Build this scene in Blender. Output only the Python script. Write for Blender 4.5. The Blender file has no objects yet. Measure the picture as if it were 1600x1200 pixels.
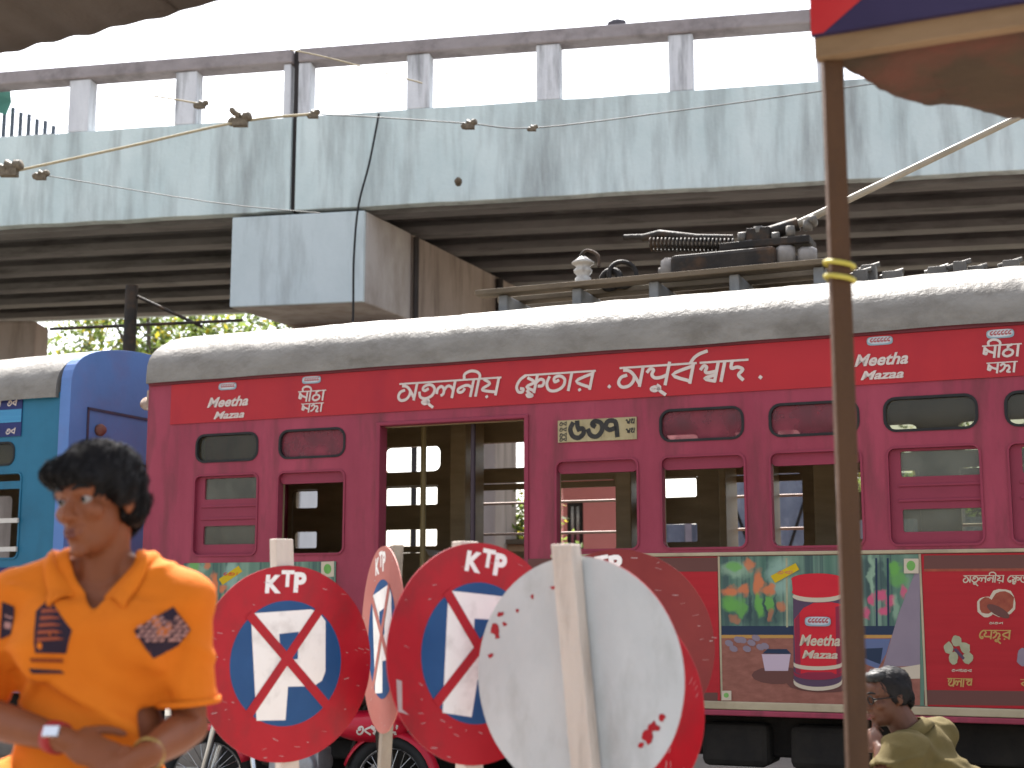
import bpy, bmesh, math, random
from mathutils import Vector, Matrix, Euler, noise
from mathutils.bvhtree import BVHTree
random.seed(7)
SC = bpy.context.scene
COL = SC.collection
R = math.radians
PI = math.pi

# ------------------------------------------------------------------ camera, sky, sun, exposure
EYE = 1.4
PITCH = math.atan(340 / 2200)
cam = bpy.data.cameras.new('camera')
cam.sensor_width = 36
cam.lens = 49.5
cam.clip_start = 0.05
cam.clip_end = 3000
cam.dof.use_dof = True
cam.dof.focus_distance = 7.0
cam.dof.aperture_fstop = 3.2
camo = bpy.data.objects.new('camera', cam)
COL.objects.link(camo)
camo.location = (0, 0, EYE)
camo.rotation_euler = (PI / 2 + PITCH, 0, 0)
SC.camera = camo

SUN_EL = R(57)
SUN_AZ = R(-12)            # from +Y (behind the tram), slightly from the left
w = bpy.data.worlds.new('World')
SC.world = w
w.use_nodes = True
nt = w.node_tree
sky = nt.nodes.new('ShaderNodeTexSky')
sky.sky_type = 'NISHITA'
sky.sun_disc = False
sky.sun_elevation = SUN_EL
sky.sun_rotation = SUN_AZ
sky.dust_density = 4.0
sky.air_density = 1.0
sky.altitude = 0
hs = nt.nodes.new('ShaderNodeHueSaturation')
hs.inputs['Saturation'].default_value = 0.55
nt.links.new(sky.outputs[0], hs.inputs['Color'])
nt.links.new(hs.outputs[0], nt.nodes['Background'].inputs[0])
nt.nodes['Background'].inputs[1].default_value = 0.15
sd = bpy.data.lights.new('sun', 'SUN')
sd.energy = 4.6
sd.angle = R(0.6)
sd.color = (1.0, 0.97, 0.92)
so = bpy.data.objects.new('sun', sd)
COL.objects.link(so)
sdir = Vector((math.sin(SUN_AZ) * math.cos(SUN_EL), math.cos(SUN_AZ) * math.cos(SUN_EL), math.sin(SUN_EL)))
so.rotation_euler = sdir.to_track_quat('Z', 'Y').to_euler()
so.location = sdir * 50
SC.view_settings.view_transform = 'Standard'
SC.view_settings.look = 'None'
SC.view_settings.gamma = 1
SC.view_settings.use_curve_mapping = False
SC.view_settings.exposure = 1.72
SC.cycles.max_bounces = 8

# ------------------------------------------------------------------ surveying helpers
CP, SP = math.cos(PITCH), math.sin(PITCH)
def ray(px, py):
    cx = (px - 800) / 2200
    cy = (600 - py) / 2200
    return Vector((cx, CP - cy * SP, SP + cy * CP))
def at(px, py, Y):
    r = ray(px, py)
    return Vector((0, 0, EYE)) + r * (Y / r.y)
class Frame:
    """a vertical plane with its own axes: u along it, w away from the street, z up"""
    def __init__(s, o, yaw):
        s.o = Vector((o[0], o[1], 0)); s.yaw = yaw
        s.d = Vector((math.cos(yaw), -math.sin(yaw), 0)); s.n = Vector((math.sin(yaw), math.cos(yaw), 0))
    def hit(s, px, py, wd=0.0):
        r = ray(px, py); k = (s.o.dot(s.n) + wd) / r.dot(s.n)
        p = Vector((0, 0, EYE)) + r * k
        return ((p - s.o).dot(s.d), p.z)
    def hit_u(s, px, py, u):
        r = ray(px, py); k = (s.o.dot(s.d) + u) / r.dot(s.d)
        p = Vector((0, 0, EYE)) + r * k
        return ((p - s.o).dot(s.n), p.z)
    def world(s, u, wd, z):
        p = s.o + s.d * u + s.n * wd
        return Vector((p.x, p.y, z))
    def matrix(s):
        return Matrix.Translation(s.o) @ Matrix.Rotation(-s.yaw, 4, 'Z')
T = Frame(at(1000, 940, 9), R(22.6))       # the near side of the trams
F = Frame(at(800, 940, 15), R(11))         # the near face of the flyover

# ------------------------------------------------------------------ materials
MATS = {}
def mat(name, c1, c2=None, scale=(3, 3, 3), rough=0.7, bump=0.0, bscale=30, metal=0.0, detail=5,
        stain=None, sscale=(2, 2, 2), samt=0.5, slo=0.5, shi=0.7, spec=0.22, trans=None, coat=0.0):
    if name in MATS: return MATS[name]
    def dk(c): g = (c[0] + c[1] + c[2]) / 3; return tuple(max(.004, (x * 1.04 - g * .04) * .70) for x in c)
    c1 = dk(c1); c2 = dk(c2) if c2 else None; stain = dk(stain) if stain else None
    m = bpy.data.materials.new(name); m.use_nodes = True
    t = m.node_tree; N = t.nodes; L = t.links
    b = N['Principled BSDF']
    b.inputs['Roughness'].default_value = rough
    b.inputs['Metallic'].default_value = metal
    b.inputs['Specular IOR Level'].default_value = spec
    b.inputs['Coat Weight'].default_value = coat
    tc = N.new('ShaderNodeTexCoord')
    def nz(sc, det, s=1.0, off=0):
        mp = N.new('ShaderNodeMapping'); mp.inputs['Scale'].default_value = sc
        mp.inputs['Location'].default_value = (off, off * .7, off * 1.3)
        L.new(tc.outputs['Object'], mp.inputs[0])
        n = N.new('ShaderNodeTexNoise'); n.inputs['Scale'].default_value = s; n.inputs['Detail'].default_value = det
        n.inputs['Roughness'].default_value = 0.62
        L.new(mp.outputs[0], n.inputs[0]); return n
    col = None
    if c2:
        n = nz(scale, detail)
        r = N.new('ShaderNodeValToRGB')
        r.color_ramp.elements[0].position = 0.32; r.color_ramp.elements[1].position = 0.68
        r.color_ramp.elements[0].color = (*c1, 1); r.color_ramp.elements[1].color = (*c2, 1)
        L.new(n.outputs[0], r.inputs[0]); col = r.outputs[0]
        mr = N.new('ShaderNodeMapRange'); mr.inputs[3].default_value = max(0.03, rough - .1); mr.inputs[4].default_value = min(1, rough + .12)
        L.new(n.outputs[0], mr.inputs[0]); L.new(mr.outputs[0], b.inputs['Roughness'])
    else:
        b.inputs['Base Color'].default_value = (*c1, 1)
    if stain:
        n = nz(sscale, 6, off=3.3)
        r = N.new('ShaderNodeValToRGB')
        r.color_ramp.elements[0].position = slo; r.color_ramp.elements[1].position = shi
        r.color_ramp.elements[0].color = (0, 0, 0, 1); r.color_ramp.elements[1].color = (samt, samt, samt, 1)
        L.new(n.outputs[0], r.inputs[0])
        mx = N.new('ShaderNodeMixRGB'); mx.inputs[2].default_value = (*stain, 1)
        if col: L.new(col, mx.inputs[1])
        else: mx.inputs[1].default_value = (*c1, 1)
        L.new(r.outputs[0], mx.inputs[0]); col = mx.outputs[0]
    if col: L.new(col, b.inputs['Base Color'])
    if bump:
        n = nz((1, 1, 1), 6, s=bscale, off=1.7)
        bp = N.new('ShaderNodeBump'); bp.inputs['Strength'].default_value = min(1, bump); bp.inputs['Distance'].default_value = 0.02
        L.new(n.outputs[0], bp.inputs['Height']); L.new(bp.outputs[0], b.inputs['Normal'])
    if trans:
        ts = N.new('ShaderNodeBsdfTranslucent'); ts.inputs[0].default_value = (*trans, 1)
        ms = N.new('ShaderNodeMixShader'); ms.inputs[0].default_value = 0.45
        L.new(b.outputs[0], ms.inputs[1]); L.new(ts.outputs[0], ms.inputs[2])
        L.new(ms.outputs[0], N['Material Output'].inputs[0])
    MATS[name] = m
    return m
def glass_mat(name, tint=(.75, .8, .75), refl=.12, dirt=.22, dcol=(.35, .33, .28)):
    if name in MATS: return MATS[name]
    m = bpy.data.materials.new(name); m.use_nodes = True
    t = m.node_tree; N = t.nodes; L = t.links
    N.remove(N['Principled BSDF'])
    a = N.new('ShaderNodeBsdfTransparent'); a.inputs[0].default_value = (*tint, 1)
    g = N.new('ShaderNodeBsdfGlossy'); g.inputs['Roughness'].default_value = .08; g.inputs[0].default_value = (.9, .9, .9, 1)
    d = N.new('ShaderNodeBsdfDiffuse'); d.inputs[0].default_value = (*dcol, 1)
    m1 = N.new('ShaderNodeMixShader'); m1.inputs[0].default_value = refl
    m2 = N.new('ShaderNodeMixShader')
    tc = N.new('ShaderNodeTexCoord'); n = N.new('ShaderNodeTexNoise'); n.inputs['Scale'].default_value = 7; n.inputs['Detail'].default_value = 6
    L.new(tc.outputs['Object'], n.inputs[0])
    mr = N.new('ShaderNodeMapRange'); mr.inputs[1].default_value = .3; mr.inputs[2].default_value = .75
    mr.inputs[3].default_value = dirt * .5; mr.inputs[4].default_value = dirt * 1.6
    L.new(n.outputs[0], mr.inputs[0]); L.new(mr.outputs[0], m2.inputs[0])
    L.new(a.outputs[0], m1.inputs[1]); L.new(g.outputs[0], m1.inputs[2])
    L.new(m1.outputs[0], m2.inputs[1]); L.new(d.outputs[0], m2.inputs[2])
    L.new(m2.outputs[0], N['Material Output'].inputs[0])
    MATS[name] = m
    return m

maroon = mat('maroon_paint', (.265, .036, .062), (.375, .062, .098), (2.2, 2.2, .7), .55, .2, 7, stain=(.13, .035, .04), sscale=(7, 7, 1.2), samt=.75, slo=.5, shi=.72, detail=9)
maroon_in = mat('dull_maroon_paint', (.24, .035, .06), (.30, .042, .075), (2, 2, 3), .55, .1, 12)
vinyl = mat('red_vinyl', (.40, .022, .030), (.47, .028, .034), (1, 1, 2), .45, .08, 14, stain=(.30, .015, .03), sscale=(2.2, 2, .8), samt=.6, slo=.52, shi=.72)
white_ink = mat('cream_white_ink', (.62, .52, .47), (.72, .62, .56), (6, 6, 6), .6)
roof_m = mat('silver_roof_paint', (.20, .182, .158), (.285, .265, .235), (3.5, 8, 8), .55, .75, 9, stain=(.13, .112, .09), sscale=(2.6, 5, 4), samt=.75, slo=.5, shi=.7)
wood_in = mat('varnished_brown_wood', (.27, .19, .10), (.37, .27, .15), (2, 2, 9), .45, .1, 20)
dark_in = mat('dark_cabin_floor', (.03, .024, .015), (.05, .04, .025), (4, 4, 4), .8)
rubber = mat('black_rubber', (.015, .015, .016), (.03, .03, .03), (8, 8, 8), .7)
iron = mat('grimy_dark_iron', (.022, .019, .017), (.05, .042, .035), (6, 6, 6), .65, .4, 25, metal=.3, stain=(.13, .07, .035), sscale=(5, 5, 5), samt=.6)
grey_metal = mat('dusty_grey_metal', (.11, .10, .09), (.20, .185, .165), (7, 7, 7), .55, .3, 25, metal=.4)
ceramic = mat('glazed_ceramic', (.40, .37, .33), (.6, .57, .52), (8, 8, 8), .3, stain=(.15, .12, .1), sscale=(9, 9, 9), samt=.6)
oldwood = mat('weathered_plank', (.13, .10, .065), (.22, .17, .12), (1, 9, 9), .85, .5, 30, stain=(.07, .055, .04), sscale=(2, 9, 9), samt=.6)
tan_trim = mat('tan_painted_trim', (.42, .34, .22), (.52, .43, .29), (3, 3, 3), .6, .1, 20, stain=(.2, .14, .09), sscale=(4, 4, 4), samt=.5)
win_glass = glass_mat('dusty_window_glass', (.62, .65, .56), .035, .15, (.30, .29, .235))
dull_glass = glass_mat('dull_transom_glass', (.55, .55, .46), .022, .12, (.17, .15, .11))
red_glass = glass_mat('maroon_painted_glass', (.6, .4, .4), .03, .62, (.20, .045, .06))
fascia_m = mat('pale_blue_limewash', (.60, .71, .705), (.76, .86, .845), (1.6, 1.6, .9), .85, .25, 22,
               stain=(.30, .32, .315), sscale=(4.2, 4.2, .55), samt=.9, slo=.44, shi=.76, detail=9)
post_m = mat('streaked_pale_concrete', (.66, .67, .70), (.82, .83, .85), (6, 6, 1.5), .85, .3, 25, stain=(.2, .2, .2), sscale=(9, 9, 1), samt=.7)
rail_m = mat('mauve_grey_concrete', (.31, .275, .275), (.40, .36, .36), (3, 3, 6), .85, .3, 20, stain=(.13, .11, .11), sscale=(3, 3, 3), samt=.6)
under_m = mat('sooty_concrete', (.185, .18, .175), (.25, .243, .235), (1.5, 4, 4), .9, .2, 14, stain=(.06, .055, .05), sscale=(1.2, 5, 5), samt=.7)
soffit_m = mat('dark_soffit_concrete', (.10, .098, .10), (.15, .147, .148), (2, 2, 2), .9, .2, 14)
pier_m = mat('brown_stained_concrete', (.42, .35, .30), (.52, .44, .385), (2, 2, 1), .9, .25, 14, stain=(.14, .105, .08), sscale=(4, 4, .6), samt=.6)
black_w = mat('black_cable', (.02, .02, .02), rough=.6)

# ------------------------------------------------------------------ mesh building
def link(name, me, mats=None, parent=None, loc=None, kind=None):
    o = bpy.data.objects.new(name, me); COL.objects.link(o)
    if mats is not None and me is not None:
        for m in (mats if isinstance(mats, (list, tuple)) else [mats]): me.materials.append(m)
    if parent is not None: o.parent = parent
    if loc is not None: o.location = loc
    if kind: o['kind'] = kind
    return o
def tag(o, label, cat, group=None, kind=None):
    o['label'] = label; o['category'] = cat
    if group: o['group'] = group
    if kind: o['kind'] = kind
    return o
def empty(name, loc=(0, 0, 0), rz=0, label=None, cat=None, group=None):
    o = bpy.data.objects.new(name, None); COL.objects.link(o); o.location = loc; o.rotation_euler = (0, 0, rz)
    o.empty_display_size = .2
    if label: tag(o, label, cat, group)
    return o

class MB:
    def __init__(s): s.v = []; s.f = []; s.mi = []; s.sm = []
    def add(s, vs, fs, mi=0, smooth=False):
        k = len(s.v); s.v += [tuple(p) for p in vs]
        for f in fs: s.f.append([k + i for i in f]); s.mi.append(mi); s.sm.append(smooth)
        return s
    def box(s, x0, x1, y0, y1, z0, z1, mi=0, M=None):
        vs = [Vector((x, y, z)) for x in (x0, x1) for y in (y0, y1) for z in (z0, z1)]
        if M is not None: vs = [M @ p for p in vs]
        return s.add(vs, [(0, 1, 3, 2), (4, 6, 7, 5), (0, 4, 5, 1), (2, 3, 7, 6), (0, 2, 6, 4), (1, 5, 7, 3)], mi)
    def tube(s, pts, r, seg=8, mi=0, cap=True):
        pts = [Vector(p) for p in pts]; n = len(pts)
        rs = r if isinstance(r, (list, tuple)) else [r] * n
        vs = []; prev = None
        for i, p in enumerate(pts):
            d = (pts[min(i + 1, n - 1)] - pts[max(i - 1, 0)])
            d = d.normalized() if d.length > 1e-9 else Vector((0, 0, 1))
            if prev is None:
                a = d.orthogonal().normalized()
            else:
                a = prev - d * prev.dot(d); a = a.normalized() if a.length > 1e-6 else d.orthogonal().normalized()
            prev = a; b = d.cross(a)
            for k in range(seg):
                t = 2 * PI * k / seg
                vs.append(p + (a * math.cos(t) + b * math.sin(t)) * rs[i])
        fs = []
        for i in range(n - 1):
            for k in range(seg):
                k2 = (k + 1) % seg
                fs.append((i * seg + k, i * seg + k2, (i + 1) * seg + k2, (i + 1) * seg + k))
        s.add(vs, fs, mi, True)
        if cap:
            s.add(vs[:seg], [tuple(reversed(range(seg)))], mi); s.add(vs[-seg:], [tuple(range(seg))], mi)
        return s
    def lathe(s, prof, seg=24, M=None, mi=0):
        """profile of (radius, height) pairs about local Z"""
        vs = []
        for (r, z) in prof:
            for k in range(seg):
                t = 2 * PI * k / seg; p = Vector((r * math.cos(t), r * math.sin(t), z))
                vs.append(M @ p if M is not None else p)
        fs = []
        for i in range(len(prof) - 1):
            for k in range(seg):
                k2 = (k + 1) % seg
                fs.append((i * seg + k, i * seg + k2, (i + 1) * seg + k2, (i + 1) * seg + k))
        s.add(vs, fs, mi, True)
        return s
    def prism(s, poly, y0, y1, mi=0, f=None):
        """polygon in (x, z) pushed from y0 to y1"""
        n = len(poly)
        vs = [Vector((p[0], y0, p[1])) for p in poly] + [Vector((p[0], y1, p[1])) for p in poly]
        if f: vs = [f(p) for p in vs]
        fs = [tuple(range(n)), tuple(reversed(range(n, 2 * n)))] + [(i, i + n, (i + 1) % n + n, (i + 1) % n) for i in range(n)]
        return s.add(vs, fs, mi)
    def torus(s, R0, r, M, seg=32, rs=8, a0=0, a1=2 * PI, mi=0):
        pts = [M @ Vector((R0 * math.cos(a0 + (a1 - a0) * i / seg), R0 * math.sin(a0 + (a1 - a0) * i / seg), 0)) for i in range(seg + 1)]
        return s.tube(pts, r, rs, mi)
    def build(s, name, mats, parent=None, bevel=0, loc=None, kind=None, fix=True):
        me = bpy.data.meshes.new(name)
        me.from_pydata(s.v, [], s.f)
        for i, p in enumerate(me.polygons): p.material_index = s.mi[i]; p.use_smooth = s.sm[i]
        if fix:
            b = bmesh.new(); b.from_mesh(me); bmesh.ops.recalc_face_normals(b, faces=b.faces); b.to_mesh(me); b.free()
        me.update()
        o = link(name, me, mats, parent, loc, kind)
        if bevel:
            md = o.modifiers.new('bevel', 'BEVEL'); md.width = bevel; md.segments = 2; md.limit_method = 'ANGLE'; md.angle_limit = R(40)
        return o

def rr(x0, x1, z0, z1, r, n=5):
    P = []
    for cx, cz, a in ((x1 - r, z1 - r, 0), (x0 + r, z1 - r, 90), (x0 + r, z0 + r, 180), (x1 - r, z0 + r, 270)):
        for i in range(n + 1):
            t = R(a + 90 * i / n); P.append((cx + r * math.cos(t), cz + r * math.sin(t)))
    return P
def plate(name, outer, holes, y0, y1, mats, parent=None, bevel=0):
    """flat plate in the x-z plane with holes, between depths y0 and y1"""
    c = bpy.data.curves.new(name, 'CURVE'); c.dimensions = '2D'; c.fill_mode = 'BOTH'; c.extrude = abs(y1 - y0) / 2
    for poly in [outer] + list(holes):
        s = c.splines.new('POLY'); s.points.add(len(poly) - 1)
        for p, q in zip(s.points, poly): p.co = (q[0], q[1], 0, 1)
        s.use_cyclic_u = True
    o = bpy.data.objects.new(name, c); COL.objects.link(o)
    dg = bpy.context.evaluated_depsgraph_get(); dg.update()
    me = bpy.data.meshes.new_from_object(o.evaluated_get(dg)); bpy.data.objects.remove(o); bpy.data.curves.remove(c)
    ym = (y0 + y1) / 2
    for v in me.vertices: x, y, z = v.co; v.co = (x, ym - z, y)
    for p in me.polygons: p.use_smooth = False
    me.materials.clear()
    b = bmesh.new(); b.from_mesh(me); bmesh.ops.remove_doubles(b, verts=b.verts, dist=1e-5); bmesh.ops.recalc_face_normals(b, faces=b.faces); b.to_mesh(me); b.free()
    return link(name, me, mats, parent)
def sheet(mb, poly, y, mi=0):
    """one flat polygon in the x-z plane facing -y"""
    a = sum(poly[i][0] * poly[(i + 1) % len(poly)][1] - poly[(i + 1) % len(poly)][0] * poly[i][1] for i in range(len(poly)))
    if a < 0: poly = poly[::-1]
    mb.add([(p[0], y, p[1]) for p in poly], [tuple(range(len(poly)))], mi)
def ellipse(cx, cz, rx, rz, n=20, rot=0):
    c, s_ = math.cos(rot), math.sin(rot)
    return [(cx + rx * math.cos(2 * PI * i / n) * c - rz * math.sin(2 * PI * i / n) * s_,
             cz + rx * math.cos(2 * PI * i / n) * s_ + rz * math.sin(2 * PI * i / n) * c) for i in range(n)]
def latin(s, x, z, h, slant=.3, width=None, y=0, bold=.0):
    """list of (verts, faces) for a word, baseline at x,z and cap height h in the x-z plane"""
    c = bpy.data.curves.new('t', 'FONT'); c.body = s; c.size = h / .7; c.shear = slant; c.resolution_u = 3; c.offset = bold * h
    o = bpy.data.objects.new('t', c); COL.objects.link(o)
    dg = bpy.context.evaluated_depsgraph_get(); dg.update()
    me = bpy.data.meshes.new_from_object(o.evaluated_get(dg))
    vs = [v.co.copy() for v in me.vertices]; fs = [tuple(p.vertices) for p in me.polygons]
    bpy.data.objects.remove(o); bpy.data.curves.remove(c); bpy.data.meshes.remove(me)
    x0 = min(v.x for v in vs); x1 = max(v.x for v in vs)
    k = (width / (x1 - x0)) if width else 1
    return [(x + (v.x - x0) * k, y, z + v.y) for v in vs], fs
def smoothpts(pts, n=5):
    P = [Vector(p) for p in pts]
    if len(P) < 3: return P
    out = []
    for i in range(len(P) - 1):
        p0 = P[max(i - 1, 0)]; p1 = P[i]; p2 = P[i + 1]; p3 = P[min(i + 2, len(P) - 1)]
        for k in range(n):
            t = k / n
            out.append(.5 * ((2 * p1) + (p2 - p0) * t + (2 * p0 - 5 * p1 + 4 * p2 - p3) * t * t + (3 * p1 - p0 - 3 * p2 + p3) * t ** 3))
    out.append(P[-1]); return out
# brush strokes of the Bengali letters, in a box one unit high (head line at 1)
GL = {
 'a': (1.02, [[(.14, .88), (.36, .82), (.58, .58), (.86, .12)], [(.28, .60), (.08, .50), (.03, .22), (.20, .0), (.46, .04), (.60, .28), (.60, .54)], [(.88, 1.0), (.88, 0)]]),
 't': (.95, [[(.50, .60), (.34, .50), (.22, .62), (.32, .80), (.60, .84), (.84, .58), (.78, .20), (.46, .02), (.18, .14), (.08, .42)]]),
 'u2': (0, [[(-.40, -.02), (-.28, -.16), (-.46, -.30), (-.62, -.18), (-.44, -.10), (-.25, -.32), (-.02, -.52)]]),
 'l': (.98, [[(.05, .30), (.06, .56), (.22, .70), (.38, .52), (.40, .26), (.30, .16)], [(.40, .45), (.52, .68), (.70, .66), (.86, .46)], [(.88, 1.0), (.88, 0)]]),
 'n': (.92, [[(.84, .50), (.60, .66), (.36, .62), (.14, .46), (.20, .28), (.38, .30), (.46, .46)], [(.84, 1.0), (.84, 0)]]),
 'I': (.34, [[(.18, 1.0), (.18, 0)], [(-.58, 1.08), (-.60, 1.34), (-.34, 1.50), (-.02, 1.44), (.18, 1.24), (.20, 1.0)]]),
 'y': (.92, [[(.12, .94), (.44, .68), (.14, .42), (.22, .28), (.84, .16)], [(.84, 1.0), (.84, 0)], [(.40, -.06), (.44, -.12)]]),
 'e': (.42, [[(.36, .98), (.14, .76), (.04, .40), (.16, .10), (.36, .06), (.40, .22), (.26, .26)]]),
 'f': (1.05, [[(.10, .84), (.46, .58), (.12, .34), (.52, .10)], [(.54, 1.0), (.54, 0)], [(.54, .52), (.72, .72), (.92, .62), (.90, .36), (.70, .34)], [(.18, .12), (.34, -.06), (.50, -.18), (.30, -.22), (.20, -.08)]]),
 'v': (.98, [[(.10, .82), (.04, .44), (.22, .08), (.56, .02), (.86, .24), (.88, .62), (.62, .84), (.36, .76), (.42, .52), (.58, .60)]]),
 'A': (.36, [[(.18, 1.0), (.18, 0)]]),
 'r': (.92, [[(.82, .86), (.12, .48), (.82, .10)], [(.84, 1.0), (.84, 0)], [(.34, .02), (.38, -.04)]]),
 'p': (.96, [[(.06, .70), (.16, .86), (.30, .78), (.26, .56), (.40, .38), (.64, .38), (.86, .50)], [(.86, 1.12), (.86, 0)]]),
 'b': (.92, [[(.82, .86), (.12, .48), (.82, .10)], [(.84, 1.0), (.84, 0)]]),
 'R': (0, [[(-.20, 1.02), (-.10, 1.28), (.08, 1.46), (.34, 1.58)]]),
 's': (1.0, [[(.06, .66), (.18, .84), (.34, .74), (.30, .56), (.44, .46), (.86, .52)], [(.86, 1.0), (.86, 0)], [(.86, .34), (.34, .18), (.86, .02)]]),
 'd': (.92, [[(.18, .98), (.20, .62), (.50, .66), (.78, .52), (.62, .26), (.88, .0)]]),
 'm': (.95, [[(.12, .86), (.40, .56), (.84, .36)], [(.12, .38), (.14, .86)], [(.12, .38), (.28, .30), (.30, .46)], [(.84, 1.0), (.84, 0)]]),
 'T': (.90, [[(.48, .62), (.20, .50), (.14, .20), (.40, .02), (.72, .16), (.74, .46), (.48, .62), (.40, .86), (.62, .98)]]),
 'j': (1.0, [[(.12, .70), (.30, .86), (.46, .66), (.36, .30), (.12, .10)], [(.46, .60), (.70, .66), (.82, .40), (.66, .08), (.90, .02)]]),
 'k': (.95, [[(.14, .92), (.28, .70), (.12, .54), (.22, .28), (.84, .26)], [(.84, 1.0), (.84, 0)]]),
 'E': (.95, [[(.14, .60), (.20, .90), (.50, .98), (.44, .60), (.20, .30), (.52, .06), (.84, .30)], [(.84, 1.0), (.84, 0)]]),
 'c': (.90, [[(.12, .84), (.70, .84), (.30, .50), (.56, .20), (.84, .40)], [(.84, 1.0), (.84, .2)]]),
 '6': (.95, [[(.20, .92), (.06, .55), (.20, .12), (.52, .0), (.78, .26), (.74, .56), (.50, .52)], [(.44, 1.0), (.46, .72), (.54, .48)]]),
 '3': (.95, [[(.44, .66), (.30, .80), (.46, .98), (.78, .84), (.84, .42), (.58, .04), (.24, .10), (.08, .46)]]),
 '7': (.85, [[(.60, .50), (.28, .40), (.08, .62), (.22, .94), (.56, .92), (.66, .62), (.70, 0)]]),
 '.': (.60, [[(.24, .10), (.32, .04)]]), ' ': (.50, []),
}
NOHEAD = set('637. ')
def strokes(mb, s, x, z, h, y, slant=.18, width=None, weight=.085, mi=0, head=True, fat=1.0, zslope=0.0):
    """letters as brush strokes; s is a string of keys of GL (u2 is written U)"""
    seq = [('u2' if ch == 'U' else ch) for ch in s]
    tot = sum(GL[c][0] for c in seq); kx = (width / tot if width else h)
    xx = 0; layer = [0]
    def rib(pts, wt):
        P = [Vector((x + (q[0]) * kx + q[1] * h * slant, z + q[1] * h + q[0] * kx * zslope)) for q in pts]
        vs = []
        for i, p in enumerate(P):
            d = P[min(i + 1, len(P) - 1)] - P[max(i - 1, 0)]
            d = d.normalized() if d.length > 1e-9 else Vector((1, 0))
            nrm = Vector((-d.y, d.x)) * wt
            e = d * wt * .5 * (1 if i == len(P) - 1 else -1 if i == 0 else 0)
            yy = y - layer[0] * .00012
            vs += [(p.x + nrm.x + e.x, yy, p.y + nrm.y + e.y), (p.x - nrm.x + e.x, yy, p.y - nrm.y + e.y)]
        layer[0] += 1
        mb.add(vs, [(2 * i, 2 * i + 1, 2 * i + 3, 2 * i + 2) for i in range(len(P) - 1)], mi)
    hs_ = None
    for c in seq + [' ']:
        adv, st = GL[c]
        for q in st:
            rib([Vector((p[0] + xx, p[1])) for p in smoothpts(q, 4)], h * weight * fat)
        if head:
            if c not in NOHEAD and adv > 0 and c != 'e':
                if hs_ is None: hs_ = xx
            if c in NOHEAD and hs_ is not None:
                rib([Vector((hs_ - .03, 1)), Vector((xx + .02, 1))], h * .055 * fat); hs_ = None
        xx += adv
TH = T.hit
def tp(lst): return [TH(a, b) for a, b in lst]
# ------------------------------------------------------------------ ground
asphalt = mat('dusty_asphalt', (.17, .155, .135), (.24, .22, .19), (.6, .6, .6), .9, .5, 60, stain=(.16, .14, .115), sscale=(.4, .4, .4), samt=.6)
dirt_m = mat('packed_dusty_earth', (.22, .19, .15), (.32, .28, .22), (.5, .5, .5), .95, .4, 20)
paving = mat('worn_grey_paving', (.34, .31, .27), (.44, .40, .35), (1.5, 1.5, 1.5), .9, .4, 40, stain=(.1, .09, .08), sscale=(1, 1, 1), samt=.6)
m = MB(); m.add([(-600, -600, 0), (600, -600, 0), (600, 900, 0), (-600, 900, 0)], [(0, 1, 2, 3)])
m.build('ground', dirt_m, kind='structure')
road = MB()
for u0 in range(-60, 60, 10):
    road.add([T.world(u0, -3.2, .004), T.world(u0 + 10, -3.2, .004), T.world(u0 + 10, 9, .004), T.world(u0, 9, .004)], [(0, 1, 2, 3)])
road.build('road', asphalt, kind='structure')
m = MB(); m.box(-60, 60, -9, -3.2, -.1, .13)
o = m.build('pavement', paving, kind='structure'); o.matrix_world = T.matrix()
for yy in (.42, 1.52):
    m = MB(); m.box(-50, 50, yy - .035, yy + .035, .0, .03)
    o = m.build('tram_rail', mat('worn_rail_steel', (.22, .2, .18), (.3, .28, .26), (3, 3, 3), .4, metal=.8), kind='structure'); o.matrix_world = T.matrix()

# ------------------------------------------------------------------ flyover
fly = empty('flyover', F.o, -F.yaw, 'pale blue painted concrete flyover crossing behind the trams', 'flyover')
FB, FT, RB, RT = 5.785, 6.89, 7.545, 7.71
def fbox(name, x0, x1, y0, y1, z0, z1, mt, par=fly, bevel=.012, sub=False):
    b = MB(); b.box(x0, x1, y0, y1, z0, z1); return b.build(name, mt, par, bevel=bevel)
def rough_slab(name, x0, x1, y0, y1, z0, z1, mt, nx=60, amp=.012):
    """a cast concrete face whose lower and upper arrises wander a little"""
    b = MB(); vs = []; 
    for i in range(nx + 1):
        x = x0 + (x1 - x0) * i / nx
        a = amp * noise.noise(Vector((x * 2.1, 3, z0))); c_ = amp * noise.noise(Vector((x * 1.7, 9, z1)))
        vs += [(x, y0, z0 + a), (x, y0, z1 + c_), (x, y1, z1 + c_), (x, y1, z0 + a)]
    fs = []
    for i in range(nx):
        for k in range(4):
            k2 = (k + 1) % 4; fs.append((i * 4 + k, i * 4 + k2, i * 4 + 4 + k2, i * 4 + 4 + k))
    fs += [(0, 1, 2, 3), tuple(nx * 4 + k for k in (3, 2, 1, 0))]
    b.add(vs, fs); return b.build(name, mt, fly, bevel=.01)
fa = rough_slab('fascia_panel', -16, -2.575, 0, .16, FB, FT, fascia_m)
fb_ = rough_slab('fascia_panel', -2.515, 14, 0, .16, FB, FT, fascia_m)
m = MB(); m.box(-2.573, -2.517, .05, .12, FB + .02, RT + .01)
m.build('expansion_joint', mat('dark_joint_filler', (.05, .045, .045), rough=.9), fly)
ups = [-9.3, -7.95, -6.58, -5.23, -3.88, -2.635, -2.425, -1.075, .415, 1.885, 3.47, 4.9, 6.3]
for u in ups:
    wdt = .055 if u == -2.635 else .085 if u == -2.425 else .145
    b = MB(); b.box(u - wdt, u + wdt - .02, .01, .20, FT + .003, RB - .002)
    b.build('parapet_post', post_m, fly, bevel=.015)
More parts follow.
